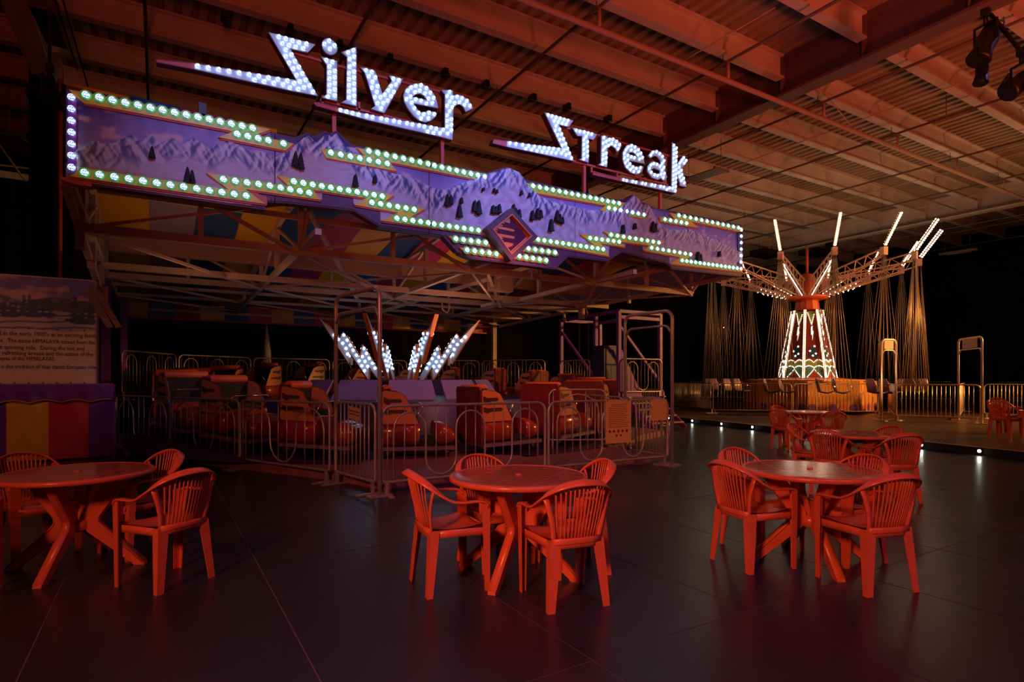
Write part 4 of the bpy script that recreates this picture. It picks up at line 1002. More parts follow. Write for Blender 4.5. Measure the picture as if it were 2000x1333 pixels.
# cars
def make_car():
    t = thing('ride_car', (0, 0, 0), 'x', 'ride car', 'cars on the undulating track')
    # body shell (local: x forward, -y outer side)
    rings = []
    for x, w, zt, zb in ((-0.60, 0.44, 0.50, 0.06), (-0.2, 0.47, 0.50, 0.03), (0.02, 0.47, 0.47, 0.03)):
        rings.append([(x, -w * math.cos(a) * (1.0), zb + (zt - zb) * (0.5 + 0.5 * math.sin(a))) for a in [PI * 2 * i / 20 for i in range(20)]])
    def sect(x, w, zt, zb):
        out = []
        for i in range(20):
            a = 2 * PI * i / 20; co, si = math.cos(a), math.sin(a)
            out.append((x, w * math.copysign(abs(co) ** 0.55, co), (zt + zb) / 2 + (zt - zb) / 2 * math.copysign(abs(si) ** 0.75, si)))
        return out
    MB().ring_loft([sect(-0.62, 0.46, 0.50, 0.07), sect(-0.58, 0.48, 0.52, 0.04), sect(-0.2, 0.49, 0.52, 0.03), sect(0.02, 0.49, 0.50, 0.03)]).build('body_shell', M_carred, t)
    MB().box((0.17, 0, 0.11), (0.34, 0.88, 0.12)).build('step_well', M_rubber, t)
    MB().ring_loft([sect(0.30, 0.485, 0.46, 0.03), sect(0.45, 0.48, 0.45, 0.04), sect(0.58, 0.45, 0.38, 0.07), sect(0.66, 0.38, 0.28, 0.12)]).build('nose_shell', M_carred, t)
    MB().box((0.02, 0, 0.025), (1.2, 1.0, 0.06)).build('bumper_rail', M_pinkp, t)
    pl = [(-0.60, 0.44), (-0.60, 0.98), (-0.56, 1.0), (-0.34, 0.97), (-0.24, 0.92), (-0.14, 0.74), (-0.02, 0.50), (0.0, 0.44)]
    fl_ = [[(-0.58, 0.90), (-0.50, 0.86), (-0.30, 0.86), (-0.27, 0.83), (-0.30, 0.80), (-0.44, 0.80), (-0.50, 0.76), (-0.58, 0.80)], [(-0.58, 0.70), (-0.48, 0.68), (-0.22, 0.68), (-0.19, 0.65), (-0.22, 0.62), (-0.44, 0.62), (-0.50, 0.59), (-0.58, 0.62)]]
    for s in (-1, 1):
        y0, y1 = s * 0.44, s * 0.475
        wp = fixn(MB().prism(pl, lambda a, b: (a, y0, b), lambda a, b: (a, y1, b)).build('wing_panel', M_orange, t))
        for q in fl_: fixn(MB().prism(q, lambda a, b: (a, y1 - s * 0.002, b), lambda a, b: (a, y1 + s * 0.006, b)).build('flame_stripe', M_slot, wp))
        MB().tube([(a, s * 0.458, b) for a, b in pl[:-1]], 0.014, 5).build('edge_beading', M_maroon, wp)
    MB().prism([(-0.47, 0.05), (0.47, 0.05), (0.47, 1.0), (0.42, 1.06), (-0.42, 1.06), (-0.47, 1.0)], lambda a, b: (-0.64 , a, b), lambda a, b: (-0.60, a, b)).build('back_panel', M_maroon, t)
    MB().box((-0.52, 0, 0.78), (0.10, 0.84, 0.50)).build('seat_back', M_rubber, t)
    MB().box((-0.32, 0, 0.54), (0.42, 0.84, 0.12)).build('seat_cushion', M_rubber, t)
    MB().tube([(-0.52, -0.41, 1.02), (-0.52, -0.40, 1.02), (-0.52, 0.40, 1.02), (-0.52, 0.41, 1.02)], [0.05, 0.075, 0.075, 0.05], 12).build('headrest_roll', M_pad, t)
    MB().tube([(-0.06, -0.44, 0.50), (0.06, -0.42, 0.72), (0.08, -0.36, 0.76), (0.08, 0.36, 0.76), (0.06, 0.42, 0.72), (-0.06, 0.44, 0.50)], 0.018, 6).build('lap_bar', M_chrome, t)
    for x in (-0.50, 0.50):
        w = MB().cyl((x, -0.36, -0.02), (x, -0.28, -0.02), 0.085, 14).build('wheel', M_rubber, t)
        MB().cyl((x, -0.375, -0.02), (x, -0.355, -0.02), 0.045, 10).build('wheel_hub', M_tan, w)
    return t
car0 = make_car(); reg(car0)
ncar = 20
front_lab = {}
for k in range(ncar):
    th = -PI / 2 + math.radians(-17.5) + 2 * PI * k / ncar
    o = car0 if k == 0 else copy_tree(car0)
    z = track_z(th); o.scale = (0.95, 0.95, 0.95)
    e = 0.06; slope = (track_z(th + e) - track_z(th - e)) / (2 * e * RR)
    o.location = (RC.x + RR * math.cos(th), RC.y + RR * math.sin(th), z + 0.01)
    o.rotation_euler = (0, -math.atan(slope), th + PI / 2)
    lab = {0: 'red and orange ride car with flame-striped side just right of the entrance arch', 1: 'red ride car with tall dark back panel, right of the front car',
           2: 'ride car third from the entrance arch, roll pad raised behind the railing', 3: 'ride car with maroon back turned outward at the right bend of the track',
           4: 'ride car rising behind the maroon-backed car at the right bend', 5: 'ride car on the back right of the track beside the lightning burst',
           19: 'ride car left of the entrance arch with flame-striped wing facing out', 18: 'ride car with bright orange headrest roll, left of centre', 17: 'ride car with dark seat back seen between two wings, left of centre',
           16: 'dim ride car at far left of the track behind the looped railing', 15: 'shadowed ride car at the back left of the track'}.get(k, f'dim ride car on the far side of the track, {ORD[max(0, min(14, 14 - k))]} from the left')
    tag(o, lab)

# ================================================================ RAILINGS
def rrect_path(w, h, z0, r=0.13, k=5):
    pts = []
    for cx_, cz_, a0 in ((w - r, h - r, 0), (r, h - r, 90), (r, z0 + r * 0.4, 180), (w - r, z0 + r * 0.4, 270)):
        rr = r if cz_ > 0.5 else r * 0.4
        for i in range(k + 1):
            a = math.radians(a0 + 90 * i / k); pts.append(((cx_ if cz_ > 0.5 else (r * 0.4 if a0 == 180 else w - r * 0.4)) + rr * math.cos(a), 0, cz_ + rr * math.sin(a)))
    return pts
def frame3(P0, P1, z):
    P0 = Vector((P0[0], P0[1], z)); P1 = Vector((P1[0], P1[1], z)); d = P1 - P0; L = d.length; return P0, d.normalized(), L
barcache = {}
def barrier(P0, P1, label, style='loop', z=0.0, h=1.08, nb=None, mm=None, group='steel crowd barriers', z0=0.16, feet=True, name='crowd_barrier', r=0.019):
    P, d, L = frame3(P0, P1, z); mm = mm or M_galv
    rz = math.atan2(d.y, d.x); t = thing(name, tuple(P), label, 'barrier', group, rz)
    def add(nm, m): o = put(nm, m.mesh(nm, mm)); o.parent = t; o.location = (0, 0, 0); return o
    add('frame', MB().tube(rrect_path(L - 0.03, h, z0), r, 6, closed=True))
    zt, zb = h - 0.02, z0 + 0.02
    key = (round(zt - zb, 2), mm.name)
    br_ = 0.0068 if style == 'loop' else 0.0105; key = key + (br_,)
    if key not in barcache: barcache[key] = MB().cyl((0, 0, zb), (0, 0, zt), br_, 6).mesh('bar', mm)
    if style == 'loop':
        n = max(1, round((L - 0.1) / 0.86)); step = (L - 0.30) / (n * 2 - 1); pts = []; x = 0.15; hw = step / 2
        for i in range(n * 2 - 1):
            up = (i % 2 == 0); c = x + hw
            if i == 0: pts.append((x, 0, zb))
            for q in range(9):
                a = PI - PI * q / 8
                pts.append((c + hw * math.cos(a), 0, (zt - 0.06 - hw + hw * math.sin(a)) if up else (zb + 0.02 + hw - hw * math.sin(a))))
            if i == n * 2 - 2: pts.append((x + step, 0, zb))
            x += step
        add('loop_tube', MB().tube(pts, 0.0125, 6))
        xs_ = []
        for i in range(n * 2 - 1):
            xs_ += [0.15 + step * i + step / 3, 0.15 + step * i + 2 * step / 3]
        xs_ += [0.075]
    else:
        nb_ = nb or int(L / 0.115); xs_ = [0.05 + (L - 0.13) * (i + 1) / (nb_ + 1) for i in range(nb_)]
    for x in xs_:
        o = put('bar', barcache[key]); o.parent = t; o.location = (x, 0, 0)
    if feet:
        for x in (0.06, L - 0.1):
            add('foot', MB().box((x, 0, 0.012), (0.06, 0.44, 0.02)).bar((x, 0, 0.012), (x, 0, z0 + 0.02), 0.035))
    return t
A0, A1 = Vector((-0.72, 13.86)), Vector((2.0, 8.02))
for i, lab in enumerate(('dim looped railing nearest the history panel on the left', 'dim looped railing in the middle of the long left run', 'dim looped railing ending at the tall entrance arch')):
    barrier(A0 + (A1 - A0) * i / 3, A0 + (A1 - A0) * (i + 1) / 3, lab, mm=M_galv)
barrier((-0.86, 16.0), (-0.76, 13.95), 'edge-on railing panel running back beside the history panel', 'bar')
barrier((2.04, 7.95), (2.25, 6.86), 'narrow straight-barred gate between the posts of the left entrance arch', 'bar', nb=8, h=1.10)
g1 = barrier((2.30, 6.82), (4.69, 6.79), 'looped railing just right of the left entrance arch')
g2 = barrier((4.72, 6.79), (7.08, 6.77), 'looped railing carrying the two yellow notices')
barrier((7.12, 6.85), (7.07, 7.70), 'straight-barred gate under the right exit arch', 'bar', nb=8)
barrier((7.05, 7.85), (7.75, 10.3), 'looped railing running back from the right exit arch', z=0.0)
barrier((6.1, 8.75), (7.05, 8.25), 'short looped railing inside the deck behind the notices', z=0.13)
barrier((10.98, 12.2), (12.48, 12.2), 'looped railing across the front of the purple stand', z=0.88)
barrier((10.85, 14.95), (10.85, 13.45), 'looped railing on the track side of the purple stand behind the console', z=0.88)
barrier((12.75, 12.4), (13.3, 15.0), 'straight-barred railing right of the purple stand', 'bar', z=0.0)
# back rail on its raised deck
m = MB(); R0, R1, zr = 5.62, 6.35, 0.94; n = 26
ths = [math.radians(172 - (172 - 15) * i / n) for i in range(n + 1)]
for th in ths:
    co, si = math.cos(th), math.sin(th)
    m.v += [(RC.x + R0 * co, RC.y + R0 * si * 0.93, 0.13), (RC.x + R0 * co, RC.y + R0 * si * 0.93, zr), (RC.x + R1 * co, RC.y + R1 * si * 0.93, zr), (RC.x + R1 * co, RC.y + R1 * si * 0.93, 0.13)]
for i in range(n):
    for q in range(3): a = i * 4 + q; m.face((a, a + 1, a + 5, a + 4))
m.build('rear_walkway', M_track, rb)
labs = ['raised back railing panel at far left above the history board end', 'raised back railing panel second from the left', 'raised back railing panel behind the orange headrest roll', 'raised back railing panel directly behind the lightning burst', 'raised back railing panel right of the lightning burst', 'raised back railing panel at the far right of the ring']
for i in range(6):
    a0, a1 = math.radians(166 - 24.5 * i), math.radians(166 - 24.5 * (i + 1) + 0.8)
    barrier((RC.x + 6.0 * math.cos(a0), RC.y + 6.0 * math.sin(a0) * 0.93), (RC.x + 6.0 * math.cos(a1), RC.y + 6.0 * math.sin(a1) * 0.93), labs[i], z=zr)
def arch(P0, P1, label, h=2.52, z=0.0, drop=0.24, mm=None, panel=False, inner=0.0):
    P, d, L = frame3(P0, P1, z); t = thing('entrance_arch', tuple(P), label, 'arch', None, math.atan2(d.y, d.x)); mm = mm or M_galv
    def add(nm, m, m2=None): o = put(nm, m.mesh(nm, m2 or mm)); o.parent = t; o.location = (0, 0, 0); return o
    r = 0.14; top = [(r - r * math.cos(a), 0, h - r + r * math.sin(a)) for a in [PI / 2 * i / 5 for i in range(6)]] + [(L - r + r * math.sin(a), 0, h - r + r * math.cos(a)) for a in [PI / 2 * i / 5 for i in range(6)]]
    add('arch_tube', MB().tube([(0, 0, 0)] + top + [(L, 0, 0)], 0.028, 8))
    hh = h - drop
    low = [(0.02, 0, hh - 0.12), (0.10, 0, hh - 0.02), (0.16, 0, hh), (L - 0.16, 0, hh), (L - 0.10, 0, hh - 0.02), (L - 0.02, 0, hh - 0.12)]
    add('inner_bar', MB().tube(low, 0.020, 6))
    add('foot', MB().box((0, 0, 0.01), (0.12, 0.3, 0.02))); add('foot', MB().box((L, 0, 0.01), (0.12, 0.3, 0.02)))
    if panel: add('sign_plate', MB().box((L / 2, 0, hh + drop / 2 - 0.0), (L * 0.62, 0.02, drop * 0.8)), M_tan)
    return t
arch((2.06, 8.0), (2.27, 6.80), 'tall tubular entrance arch at the left front of the bulb-lit ride')
arch((7.12, 6.74), (7.07, 7.80), 'tall tubular exit arch at the right end of the notice railing')
# notices
def notice(p0, p1, y, label, lines_, pics=False):
    a = on_y(*p0, y); b = on_y(*p1, y); t = thing('notice_board', ((a[0] + b[0]) / 2, y, b[2]), label, 'notice')
    c = ((a[0] + b[0]) / 2, y, (a[2] + b[2]) / 2); w, h = b[0] - a[0], a[2] - b[2]
    fixn(MB().prism([(a[0], b[2]), (b[0], b[2]), (b[0], a[2]), (a[0], a[2])], lambda u, v: (u, y - 0.003, v), lambda u, v: (u, y + 0.003, v)).build('board', M_notice, t))
    random.seed(3); m = MB()
    for i in range(lines_):
        zz = a[2] - h * (0.10 + 0.52 * i / max(1, lines_ - 1)); x = a[0] + w * (0.22 if i < 2 else 0.12); xe = b[0] - w * (0.2 if i < 2 else 0.1 + 0.2 * random.random())
        while x < xe:
            l = w * random.uniform(0.02, 0.07); m.box((min(x + l / 2, xe), y - 0.004, zz), (l, 0.002, h * 0.013)); x += l + w * 0.016
    if pics:
        for i in range(5): m.cyl((a[0] + w * (0.15 + 0.17 * i), y - 0.006, a[2] - h * 0.72), (a[0] + w * (0.15 + 0.17 * i), y - 0.002, a[2] - h * 0.72), w * 0.045, 6)
        for i in range(2): m.cyl((a[0] + w * (0.42 + 0.17 * i), y - 0.006, a[2] - h * 0.82), (a[0] + w * (0.42 + 0.17 * i), y - 0.002, a[2] - h * 0.82), w * 0.04, 6)
    if lines_: o = m.build('print', M_maroon, t); o['kind'] = 'stuff'
    m = MB()
    for u in (0.08, 0.92):
        x = a[0] + w * u; m = MB(); m.tube([(x, y - 0.006, a[2] - 0.02), (x, y + 0.0, a[2] + 0.03), (x, y + 0.035, a[2] + 0.0)], 0.004, 4); m.build('cable_tie', M_blackmetal, t)
notice((1183, 783), (1232, 864), 6.74, 'tall yellow notice with lines of rules tied to the front railing', 13, True)
notice((1272, 781), (1302, 821), 6.74, 'small plain yellow notice tied at the railing end by the exit arch', 0)
p0, p1 = Vector(at_Z(682, 792, 7.52)), Vector(at_Z(703, 797, 7.3)); t = thing('notice_board', tuple(p0), 'small dull yellow card tied to the gate under the left entrance arch', 'notice')
MB().bar(p0 - Vector((0, 0, 0.09)), p1 - Vector((0, 0, 0.09)), 0.006, 0.16).build('board', M_tan, t)
m = MB(); m.bar(p0 - Vector((0.01, 0, 0.06)), p1 - Vector((0.01, 0, 0.06)), 0.004, 0.012); m.bar(p0 - Vector((0.01, 0, 0.10)), p1 - Vector((0.01, 0, 0.10)), 0.004, 0.012); o = m.build('print', M_maroon, t); o['kind'] = 'stuff'

# purple stair / operator frame at the right rear
t = thing('operator_stand', (11.7, 13.6, 0.0), 'purple steel operator stand with navy console beside the track', 'stand')
xa, xb, ya, yb = 10.92, 12.5, 12.3, 15.0
for x, y in ((xa, ya), (xb, ya), (xa, yb), (xb, yb), (xa, 13.3)):
    MB().bar((x, y, 0.0), (x, y, 3.28), 0.10).build('post', M_purple, t)
for a, b in (((xa, ya, 3.28), (xb, ya, 3.28)), ((xa, yb, 3.24), (xb, yb, 3.24)), ((xa, ya, 3.28), (xa, yb, 3.24)), ((xb, ya, 3.28), (xb, yb, 3.24)), ((xa, ya, 3.12), (xb, ya, 3.12))):
    MB().bar(a, b, 0.09).build('top_rail', M_purple, t)
MB().bar((xa, ya, 2.9), (xb, ya, 1.3), 0.07).build('diagonal', M_purple, t); MB().bar((xa, yb, 2.9), (xa, 13.3, 1.4), 0.07).build('diagonal', M_purple, t)
MB().box(((xa + xb) / 2, (ya + yb) / 2, 0.84), (xb - xa + 0.1, yb - ya + 0.1, 0.08)).build('deck', M_purple, t)
c = MB(); c.box((10.98, 12.95, 1.62), (0.5, 0.5, 1.45)); cb = c.build('console', M_navy, t)
MB().box((10.96, 12.69, 1.68), (0.32, 0.02, 1.1)).build('console_door', mat('navy_door', (0.02, 0.02, 0.12), 0.4), cb)
fixn(MB().prism([(0, 0), (0.8, 0), (0, 1.35)], lambda a, b: (xa + 0.06 + a, ya - 0.05, 0.88 + b), lambda a, b: (xa + 0.06 + a, ya - 0.01, 0.88 + b)).build('side_plate', M_purple, t))
for i in range(4): MB().box((11.8, 12.22 - 0.26 * i, 0.72 - 0.17 * i), (1.2, 0.28, 0.04)).build('stair_tread', M_plat, t)
for q in (11.2, 12.4): MB().bar((q, 12.3, 0.80), (q, 11.26, 0.05), 0.04, 0.16).build('stringer', M_purple, t)
t = thing('hoist_winch', (10.2, 13.3, 3.1), 'rusty winch block and hooks hanging where canopy meets the purple stand', 'winch')
MB().cyl((10.4, 13.3, 3.46), (10.4, 13.3, 3.12), 0.1, 10).build('winch_drum', M_tan, t); MB().tube([(10.55, 13.3, 3.46), (10.62, 13.3, 3.26), (10.54, 13.3, 3.18)], 0.02, 6).build('hook', M_tan, t)

# ================================================================ SWING RIDE
SC = Vector((21.4, 13.35, 0)); ZS = 0.15
sw_ = thing('swing_ride', (SC.x, SC.y, ZS), 'chair swing ride with bulb-lined tower and upswept lattice arms tipped with light bars', 'ride')
def pol(r, th, z): return Vector((SC.x + r * math.cos(th), SC.y + r * math.sin(th), z))
NS = 8; rb0, rb1, zb0, zb1 = 0.98, 0.50, 1.42, 3.95
th_cam = math.atan2(-SC.y, -SC.x)
M_t1 = mat('tower_maroon', (0.20, 0.03, 0.02), 0.4); M_t2 = mat('tower_teal', (0.10, 0.22, 0.17), 0.4); M_t3 = mat('tower_olive', (0.24, 0.26, 0.06), 0.4); M_t4 = mat('tower_red', (0.45, 0.07, 0.03), 0.4); M_t5 = mat('tower_blue', (0.02, 0.07, 0.14), 0.4)
M_star = mat('lit_star', (1, 0.95, 0.8), 0.4, emit=(1, 0.9, 0.72), estr=1.6)
def octa(m, p, r):
    n = len(m.v); m.v += [(p[0] + r, p[1], p[2]), (p[0] - r, p[1], p[2]), (p[0], p[1] + r, p[2]), (p[0], p[1] - r, p[2]), (p[0], p[1], p[2] + r), (p[0], p[1], p[2] - r)]
    for a, b, c in ((0, 2, 4), (2, 1, 4), (1, 3, 4), (3, 0, 4), (2, 0, 5), (1, 2, 5), (3, 1, 5), (0, 3, 5)): m.face((n + a, n + b, n + c), True)
for k in range(NS):
    tm = th_cam + 2 * PI * (k + 0.35) / NS; ha = PI / NS
    tn = Vector((-math.sin(tm), math.cos(tm), 0)); no = Vector((math.cos(tm), math.sin(tm), 0.2)).normalized()
    def Q(u, v, e=0.0):
        r = (rb0 + (rb1 - rb0) * v); c = pol(r * math.cos(ha), tm, zb0 + (zb1 - zb0) * v)
        return tuple(c + tn * (u * r * math.sin(ha)) + no * e)
    pn = fixn(MB().prism([(-1, 0), (1, 0), (1, 1), (-1, 1)], lambda a, b: Q(a, b, 0), lambda a, b: Q(a, b, -0.05)).build('tower_panel', M_t1, sw_))
    def patch(nm, poly, mm, e): return fixn(MB().prism(poly, lambda a, b: Q(a, b, e), lambda a, b: Q(a, b, e - 0.01)).build(nm, mm, pn))
    def scal(v0, dv): return [(-1 + 2 * i / 16, v0 + dv * (abs(math.sin(PI * i / 8)) )) for i in range(17)]
    patch('teal_band', [(-1, 0), (1, 0)] + list(reversed(scal(0.15, 0.03))), M_t2, 0.010)
    patch('olive_band', scal(0.15, 0.03) + list(reversed(scal(0.23, 0.04))), M_t3, 0.011)
    patch('blue_field', [(-0.5, 0.30), (0.5, 0.30), (0.35, 0.46), (-0.35, 0.46)], M_t5, 0.012)
    patch('red_triangle', [(-0.6, 0), (0.6, 0), (0, 0.11)], M_t4, 0.022)
    patch('olive_top', [(-0.85, 1), (0.85, 1), (0.2, 0.8), (-0.2, 0.8)], M_t3, 0.012)
    for su, sv in ((-0.35, 0.40), (0.3, 0.36), (0.2, 0.47), (-0.05, 0.33)):
        st = []
        for i in range(10):
            rr = 0.05 if i % 2 == 0 else 0.02; a = PI / 2 + PI * i / 5; r_ = (rb0 + (rb1 - rb0) * sv) * math.sin(ha); st.append((su + rr * math.cos(a) / r_, sv + rr * math.sin(a) / (zb1 - zb0)))
        patch('lit_star', st, M_star, 0.024)
    patch('lit_flash', [(-0.1, 0.76), (0.12, 0.78), (0.06, 0.69), (0.2, 0.70), (0.0, 0.56), (0.02, 0.65), (-0.14, 0.64)], M_star, 0.024)
    bm_ = MB()
    def line(pts, sp, e=0.03, r=0.015):
        acc_ = 0
        for (a, b) in zip(pts, pts[1:]):
            A_ = Vector(Q(*a, e)); B_ = Vector(Q(*b, e)); L = (B_ - A_).length; n_ = max(1, int(L / sp))
            for i in range(n_): octa(bm_, A_ + (B_ - A_) * (i / n_), r)
    line([(-0.75, 0.0), (0, 0.13), (0.75, 0.0)], 0.055); line(scal(0.15, 0.03), 0.05); line(scal(0.23, 0.04), 0.05); line([(-0.6, 0.97), (0, 0.80), (0.6, 0.97)], 0.06)
    o = bm_.build('bulb_string', M_warm2, pn); o['kind'] = 'stuff'
    # edge strip with two bulb rows
    te = tm + ha
    def Rr(v, off, e=0.04): r = rb0 + (rb1 - rb0) * v; tt = Vector((-math.sin(te), math.cos(te), 0)); return pol(r + e, te, zb0 - 0.02 + (zb1 - zb0 + 0.06) * v) + tt * off
    es = MB().bar(Rr(0, 0, 0.02), Rr(1, 0, 0.02), 0.10, 0.04, up=(math.cos(te), math.sin(te), 0)).build('edge_strip', M_swingarm, sw_)
    bm_ = MB()
    for i in range(44):
        for off in (-0.028, 0.028): octa(bm_, Rr(i / 43, off, 0.055), 0.017)
    o = bm_.build('bulb_string', M_warm2, es); o['kind'] = 'stuff'
MB().lathe([(0.62, 4.0), (0.44, 4.05), (0.40, 4.38), (0.45, 4.42)], (SC.x, SC.y, 0), 12, smooth=False).build('tower_neck', M_swingred, sw_)
MB().lathe([(0.1, 4.38), (0.55, 4.42), (0.72, 4.48), (0.74, 4.54), (0.70, 4.56), (0.1, 4.58)], (SC.x, SC.y, 0), 28).build('hub_disc', M_swingred, sw_)
MB().lathe([(0.30, 4.5), (0.26, 5.4), (0.1, 5.45)], (SC.x, SC.y, 0), 14).build('hub_drum', M_swingred, sw_)
MB().cyl((SC.x, SC.y, 5.4), (SC.x, SC.y, 6.5), 0.05, 8).build('mast', M_swingred, sw_)
MB().lathe([(1.35, 1.30), (1.35, 1.40), (1.0, 1.44)], (SC.x, SC.y, 0), 24).build('tower_foot', M_swingred, sw_)
NA = 14
seat_m = None
for k in range(NA):
    th = th_cam + 2 * PI * (k + 0.5) / NA
    u = Vector((math.cos(th), math.sin(th), 0)); tt = Vector((-math.sin(th), math.cos(th), 0))
    B0, B1 = pol(0.62, th, 4.55), pol(3.6, th, 5.46); T0, T1 = pol(0.32, th, 5.15), pol(3.57, th, 5.66)
    arm = MB()
    for s in (-1, 1): arm.bar(B0 + tt * 0.10 * s, B1 + tt * 0.05 * s, 0.035)
    arm.bar(T0, T1, 0.045)
    a_ = arm.build('lattice_arm', M_swingarm, sw_)
    w = MB()
    for i in range(7):
        p, q = B0 + (B1 - B0) * (i / 7), T0 + (T1 - T0) * ((i + 0.5) / 7); p2 = B0 + (B1 - B0) * ((i + 1) / 7)
        w.bar(p, q, 0.022); w.bar(q, p2, 0.022)
    w.build('arm_lacing', M_swingarm, a_)
    MB().box((B1 + T1) / 2, (0.16, 0.16, 0.26), Matrix.Rotation(th, 3, 'Z')).build('arm_head', M_swingarm, a_)
    L0, L1 = pol(3.62, th, 5.74), pol(4.25, th, 6.66)
    lbm = MB().bar(L0, L1, 0.10, 0.04, up=u).build('light_bar', M_swingarm, sw_)
    bm_ = MB(); nrm_ = (L1 - L0).normalized().cross(tt)
    for i in range(14):
        for s in (-1, 1): octa(bm_, L0 + (L1 - L0) * ((i + 0.5) / 14) + nrm_ * 0.04 * s, 0.032)
    o = bm_.build('bulb_string', M_warm, lbm); o['kind'] = 'stuff'
    if k in (0, NA - 1):
        bm_ = MB()
        for i in range(34): octa(bm_, B0 + (B1 - B0) * (0.0 + 0.8 * i / 33) - Vector((0, 0, 0.05)), 0.02)
        o = bm_.build('bulb_string', M_warm2, a_); o['kind'] = 'stuff'
    elif k % 1 == 0:
        bm_ = MB()
        for i in range(6): octa(bm_, B0 + (B1 - B0) * (0.08 + 0.06 * i) - Vector((0, 0, 0.06)), 0.018)
        o = bm_.build('bulb_string', M_warm, a_); o['kind'] = 'stuff'
# swing seats with chains
tip = Vector((0, 0, 4.95))
def make_swing():
    t = thing('chair_swing', (0, 0, 0), 'x', 'swing', 'chair swings hanging below the lattice arms')
    MB().sweep([((-0.20, 0, 0.02), (0, 0.2, 0), (0, 0, 0.02)), ((0.0, 0, -0.02), (0, 0.22, 0), (0, 0, 0.025)), ((0.22, 0, 0.03), (0, 0.2, 0), (0, 0, 0.02))]).build('seat', M_blackmetal, t)
    MB().sweep([((-0.20, 0, 0.02), (0, 0.2, 0), (0.02, 0, 0)), ((-0.25, 0, 0.25), (0, 0.21, 0), (0.02, 0, 0)), ((-0.30, 0, 0.45), (0, 0.15, 0), (0.015, 0, 0))]).build('backrest', M_pinkp, t)
    MB().tube([(0.2, -0.2, 0.2), (0.22, 0, 0.22), (0.2, 0.2, 0.2)], 0.012, 5).build('lap_bar', M_chrome, t)
    return t
sw0 = make_swing(); reg(sw0)
i_ = 0
chc = {}
arms_sorted = sorted(range(NA), key=lambda k: proj(*pol(3.6, th_cam + 2 * PI * (k + 0.5) / NA, 3))[0])
for k in range(NA):
    th = th_cam + 2 * PI * (k + 0.5) / NA
    for s in (-1, 1):
        o = sw0 if i_ == 0 else copy_tree(sw0); i_ += 1
        rr = 3.6
        p = pol(rr, th + s * 0.068, 0.95); o.location = p; o.rotation_euler = (0, 0, th + PI / 2)
        WL[o.name] = tuple(p)
        if s not in chc:
            topl = Vector((-s * 0.068 * 3.6, 0.0, 4.55))
            chc[s] = [MB().cyl((a, b, 0.1 if a > 0 else 0.35), topl + Vector((a * 0.15, b * 0.15, 0)), 0.0085, 4).mesh('chain', M_chain) for a in (-0.27, -0.03, 0.22) for b in (-0.22, 0.22)]
        for cm in chc[s]:
            c = put('chain', cm); c.parent = o; c.location = (0, 0, 0)
        o['label'] = f'chair swing in the {ORD[arms_sorted.index(k)]} chain bundle from the left, ' + ('outer seat' if s > 0 else 'inner seat')
# base housing
hs = thing('orange_housing', (SC.x, SC.y, ZS), 'orange octagonal housing around the foot of the swing tower', 'housing')
for k in range(8):
    th = th_cam + 2 * PI * (k + 0.5) / 8; r = 2.1; hw = r * math.tan(PI / 8); c = pol(r, th, 0); tt = Vector((-math.sin(th), math.cos(th), 0))
    o = MB().box(c + Vector((0, 0, 0.78)), (hw * 2 - 0.02, 0.05, 1.08), Matrix.Rotation(th + PI / 2, 3, 'Z')).build('housing_panel', M_swingor, hs)
    for i in range(5): MB().cyl(c + tt * (i - 2) * hw * 0.4 + Vector((0, 0, 0.38)) + Vector((math.cos(th), math.sin(th), 0)) * 0.02, c + tt * (i - 2) * hw * 0.4 + Vector((0, 0, 0.38)) + Vector((math.cos(th), math.sin(th), 0)) * 0.035, 0.14, 10).build('painted_spot', (M_purple, M_redframe)[i % 2], o)
MB().lathe([(2.25, 1.30), (2.25, 1.36), (1.2, 1.40)], (SC.x, SC.y, 0), 8, smooth=False).build('housing_lid', M_swingor, hs)
# swing ride railings (straight bars)
def pz(px, py): a = at_z(px, py, ZS); return (a[0], a[1])
SG = 'straight-barred railings around the swing ride'
fr_ = [((1313, 798), (1393, 808), 'straight-barred railing at the far left of the swing ride'), ((1393, 810), (1548, 812), 'straight-barred railing in front of the swing tower left half'), ((1549, 812), (1716, 814), 'straight-barred railing in front of the swing tower right half')]
for a, b, lab in fr_: barrier(pz(*a), pz(*b), lab, 'bar', z=ZS, mm=M_galv2, group=SG)
barrier(pz(1749, 822), pz(1918, 828), 'brightly amber-lit railing between the two tall gate arches', 'bar', z=ZS, mm=M_galv2, group=SG, r=0.022)
barrier(pz(1716, 814), pz(1722, 821), 'short railing return beside the left swing gate arch', 'bar', nb=5, z=ZS, mm=M_galv2, group=SG)
barrier(pz(1874, 822), pz(1884, 804), 'railing running back from the right swing gate arch', 'bar', z=ZS, mm=M_galv2, group=SG)
barrier(pz(1750, 822), pz(1735, 806), 'railing running back from the left swing gate arch', 'bar', z=ZS, mm=M_galv2, group=SG)
barrier(pz(1922, 818), pz(2010, 822), 'railing right of the right swing gate arch behind the stage chairs', 'bar', z=ZS, mm=M_galv2, group=SG)
bk = [((1318, 781), (1378, 781)), ((1380, 781), (1460, 782)), ((1462, 782), (1553, 782)), ((1560, 782), (1652, 782)), ((1655, 783), (1755, 784)), ((1757, 784), (1862, 786)), ((1864, 786), (1945, 788)), ((1950, 789), (2040, 792))]
bl = ['first', 'second', 'third', 'fourth', 'fifth', 'sixth', 'seventh', 'eighth']
for (a, b), n_ in zip(bk, bl): barrier(pz(*a), pz(*b), f'far railing behind the swing ride, {n_} panel from the left', 'bar', z=ZS, mm=M_galv2, group=SG, feet=True)
arch(pz(1722, 823), pz(1750, 822), 'tall gate arch with tan plate left of the amber-lit swing railing', 2.42, ZS, 0.32, M_galv2, True)
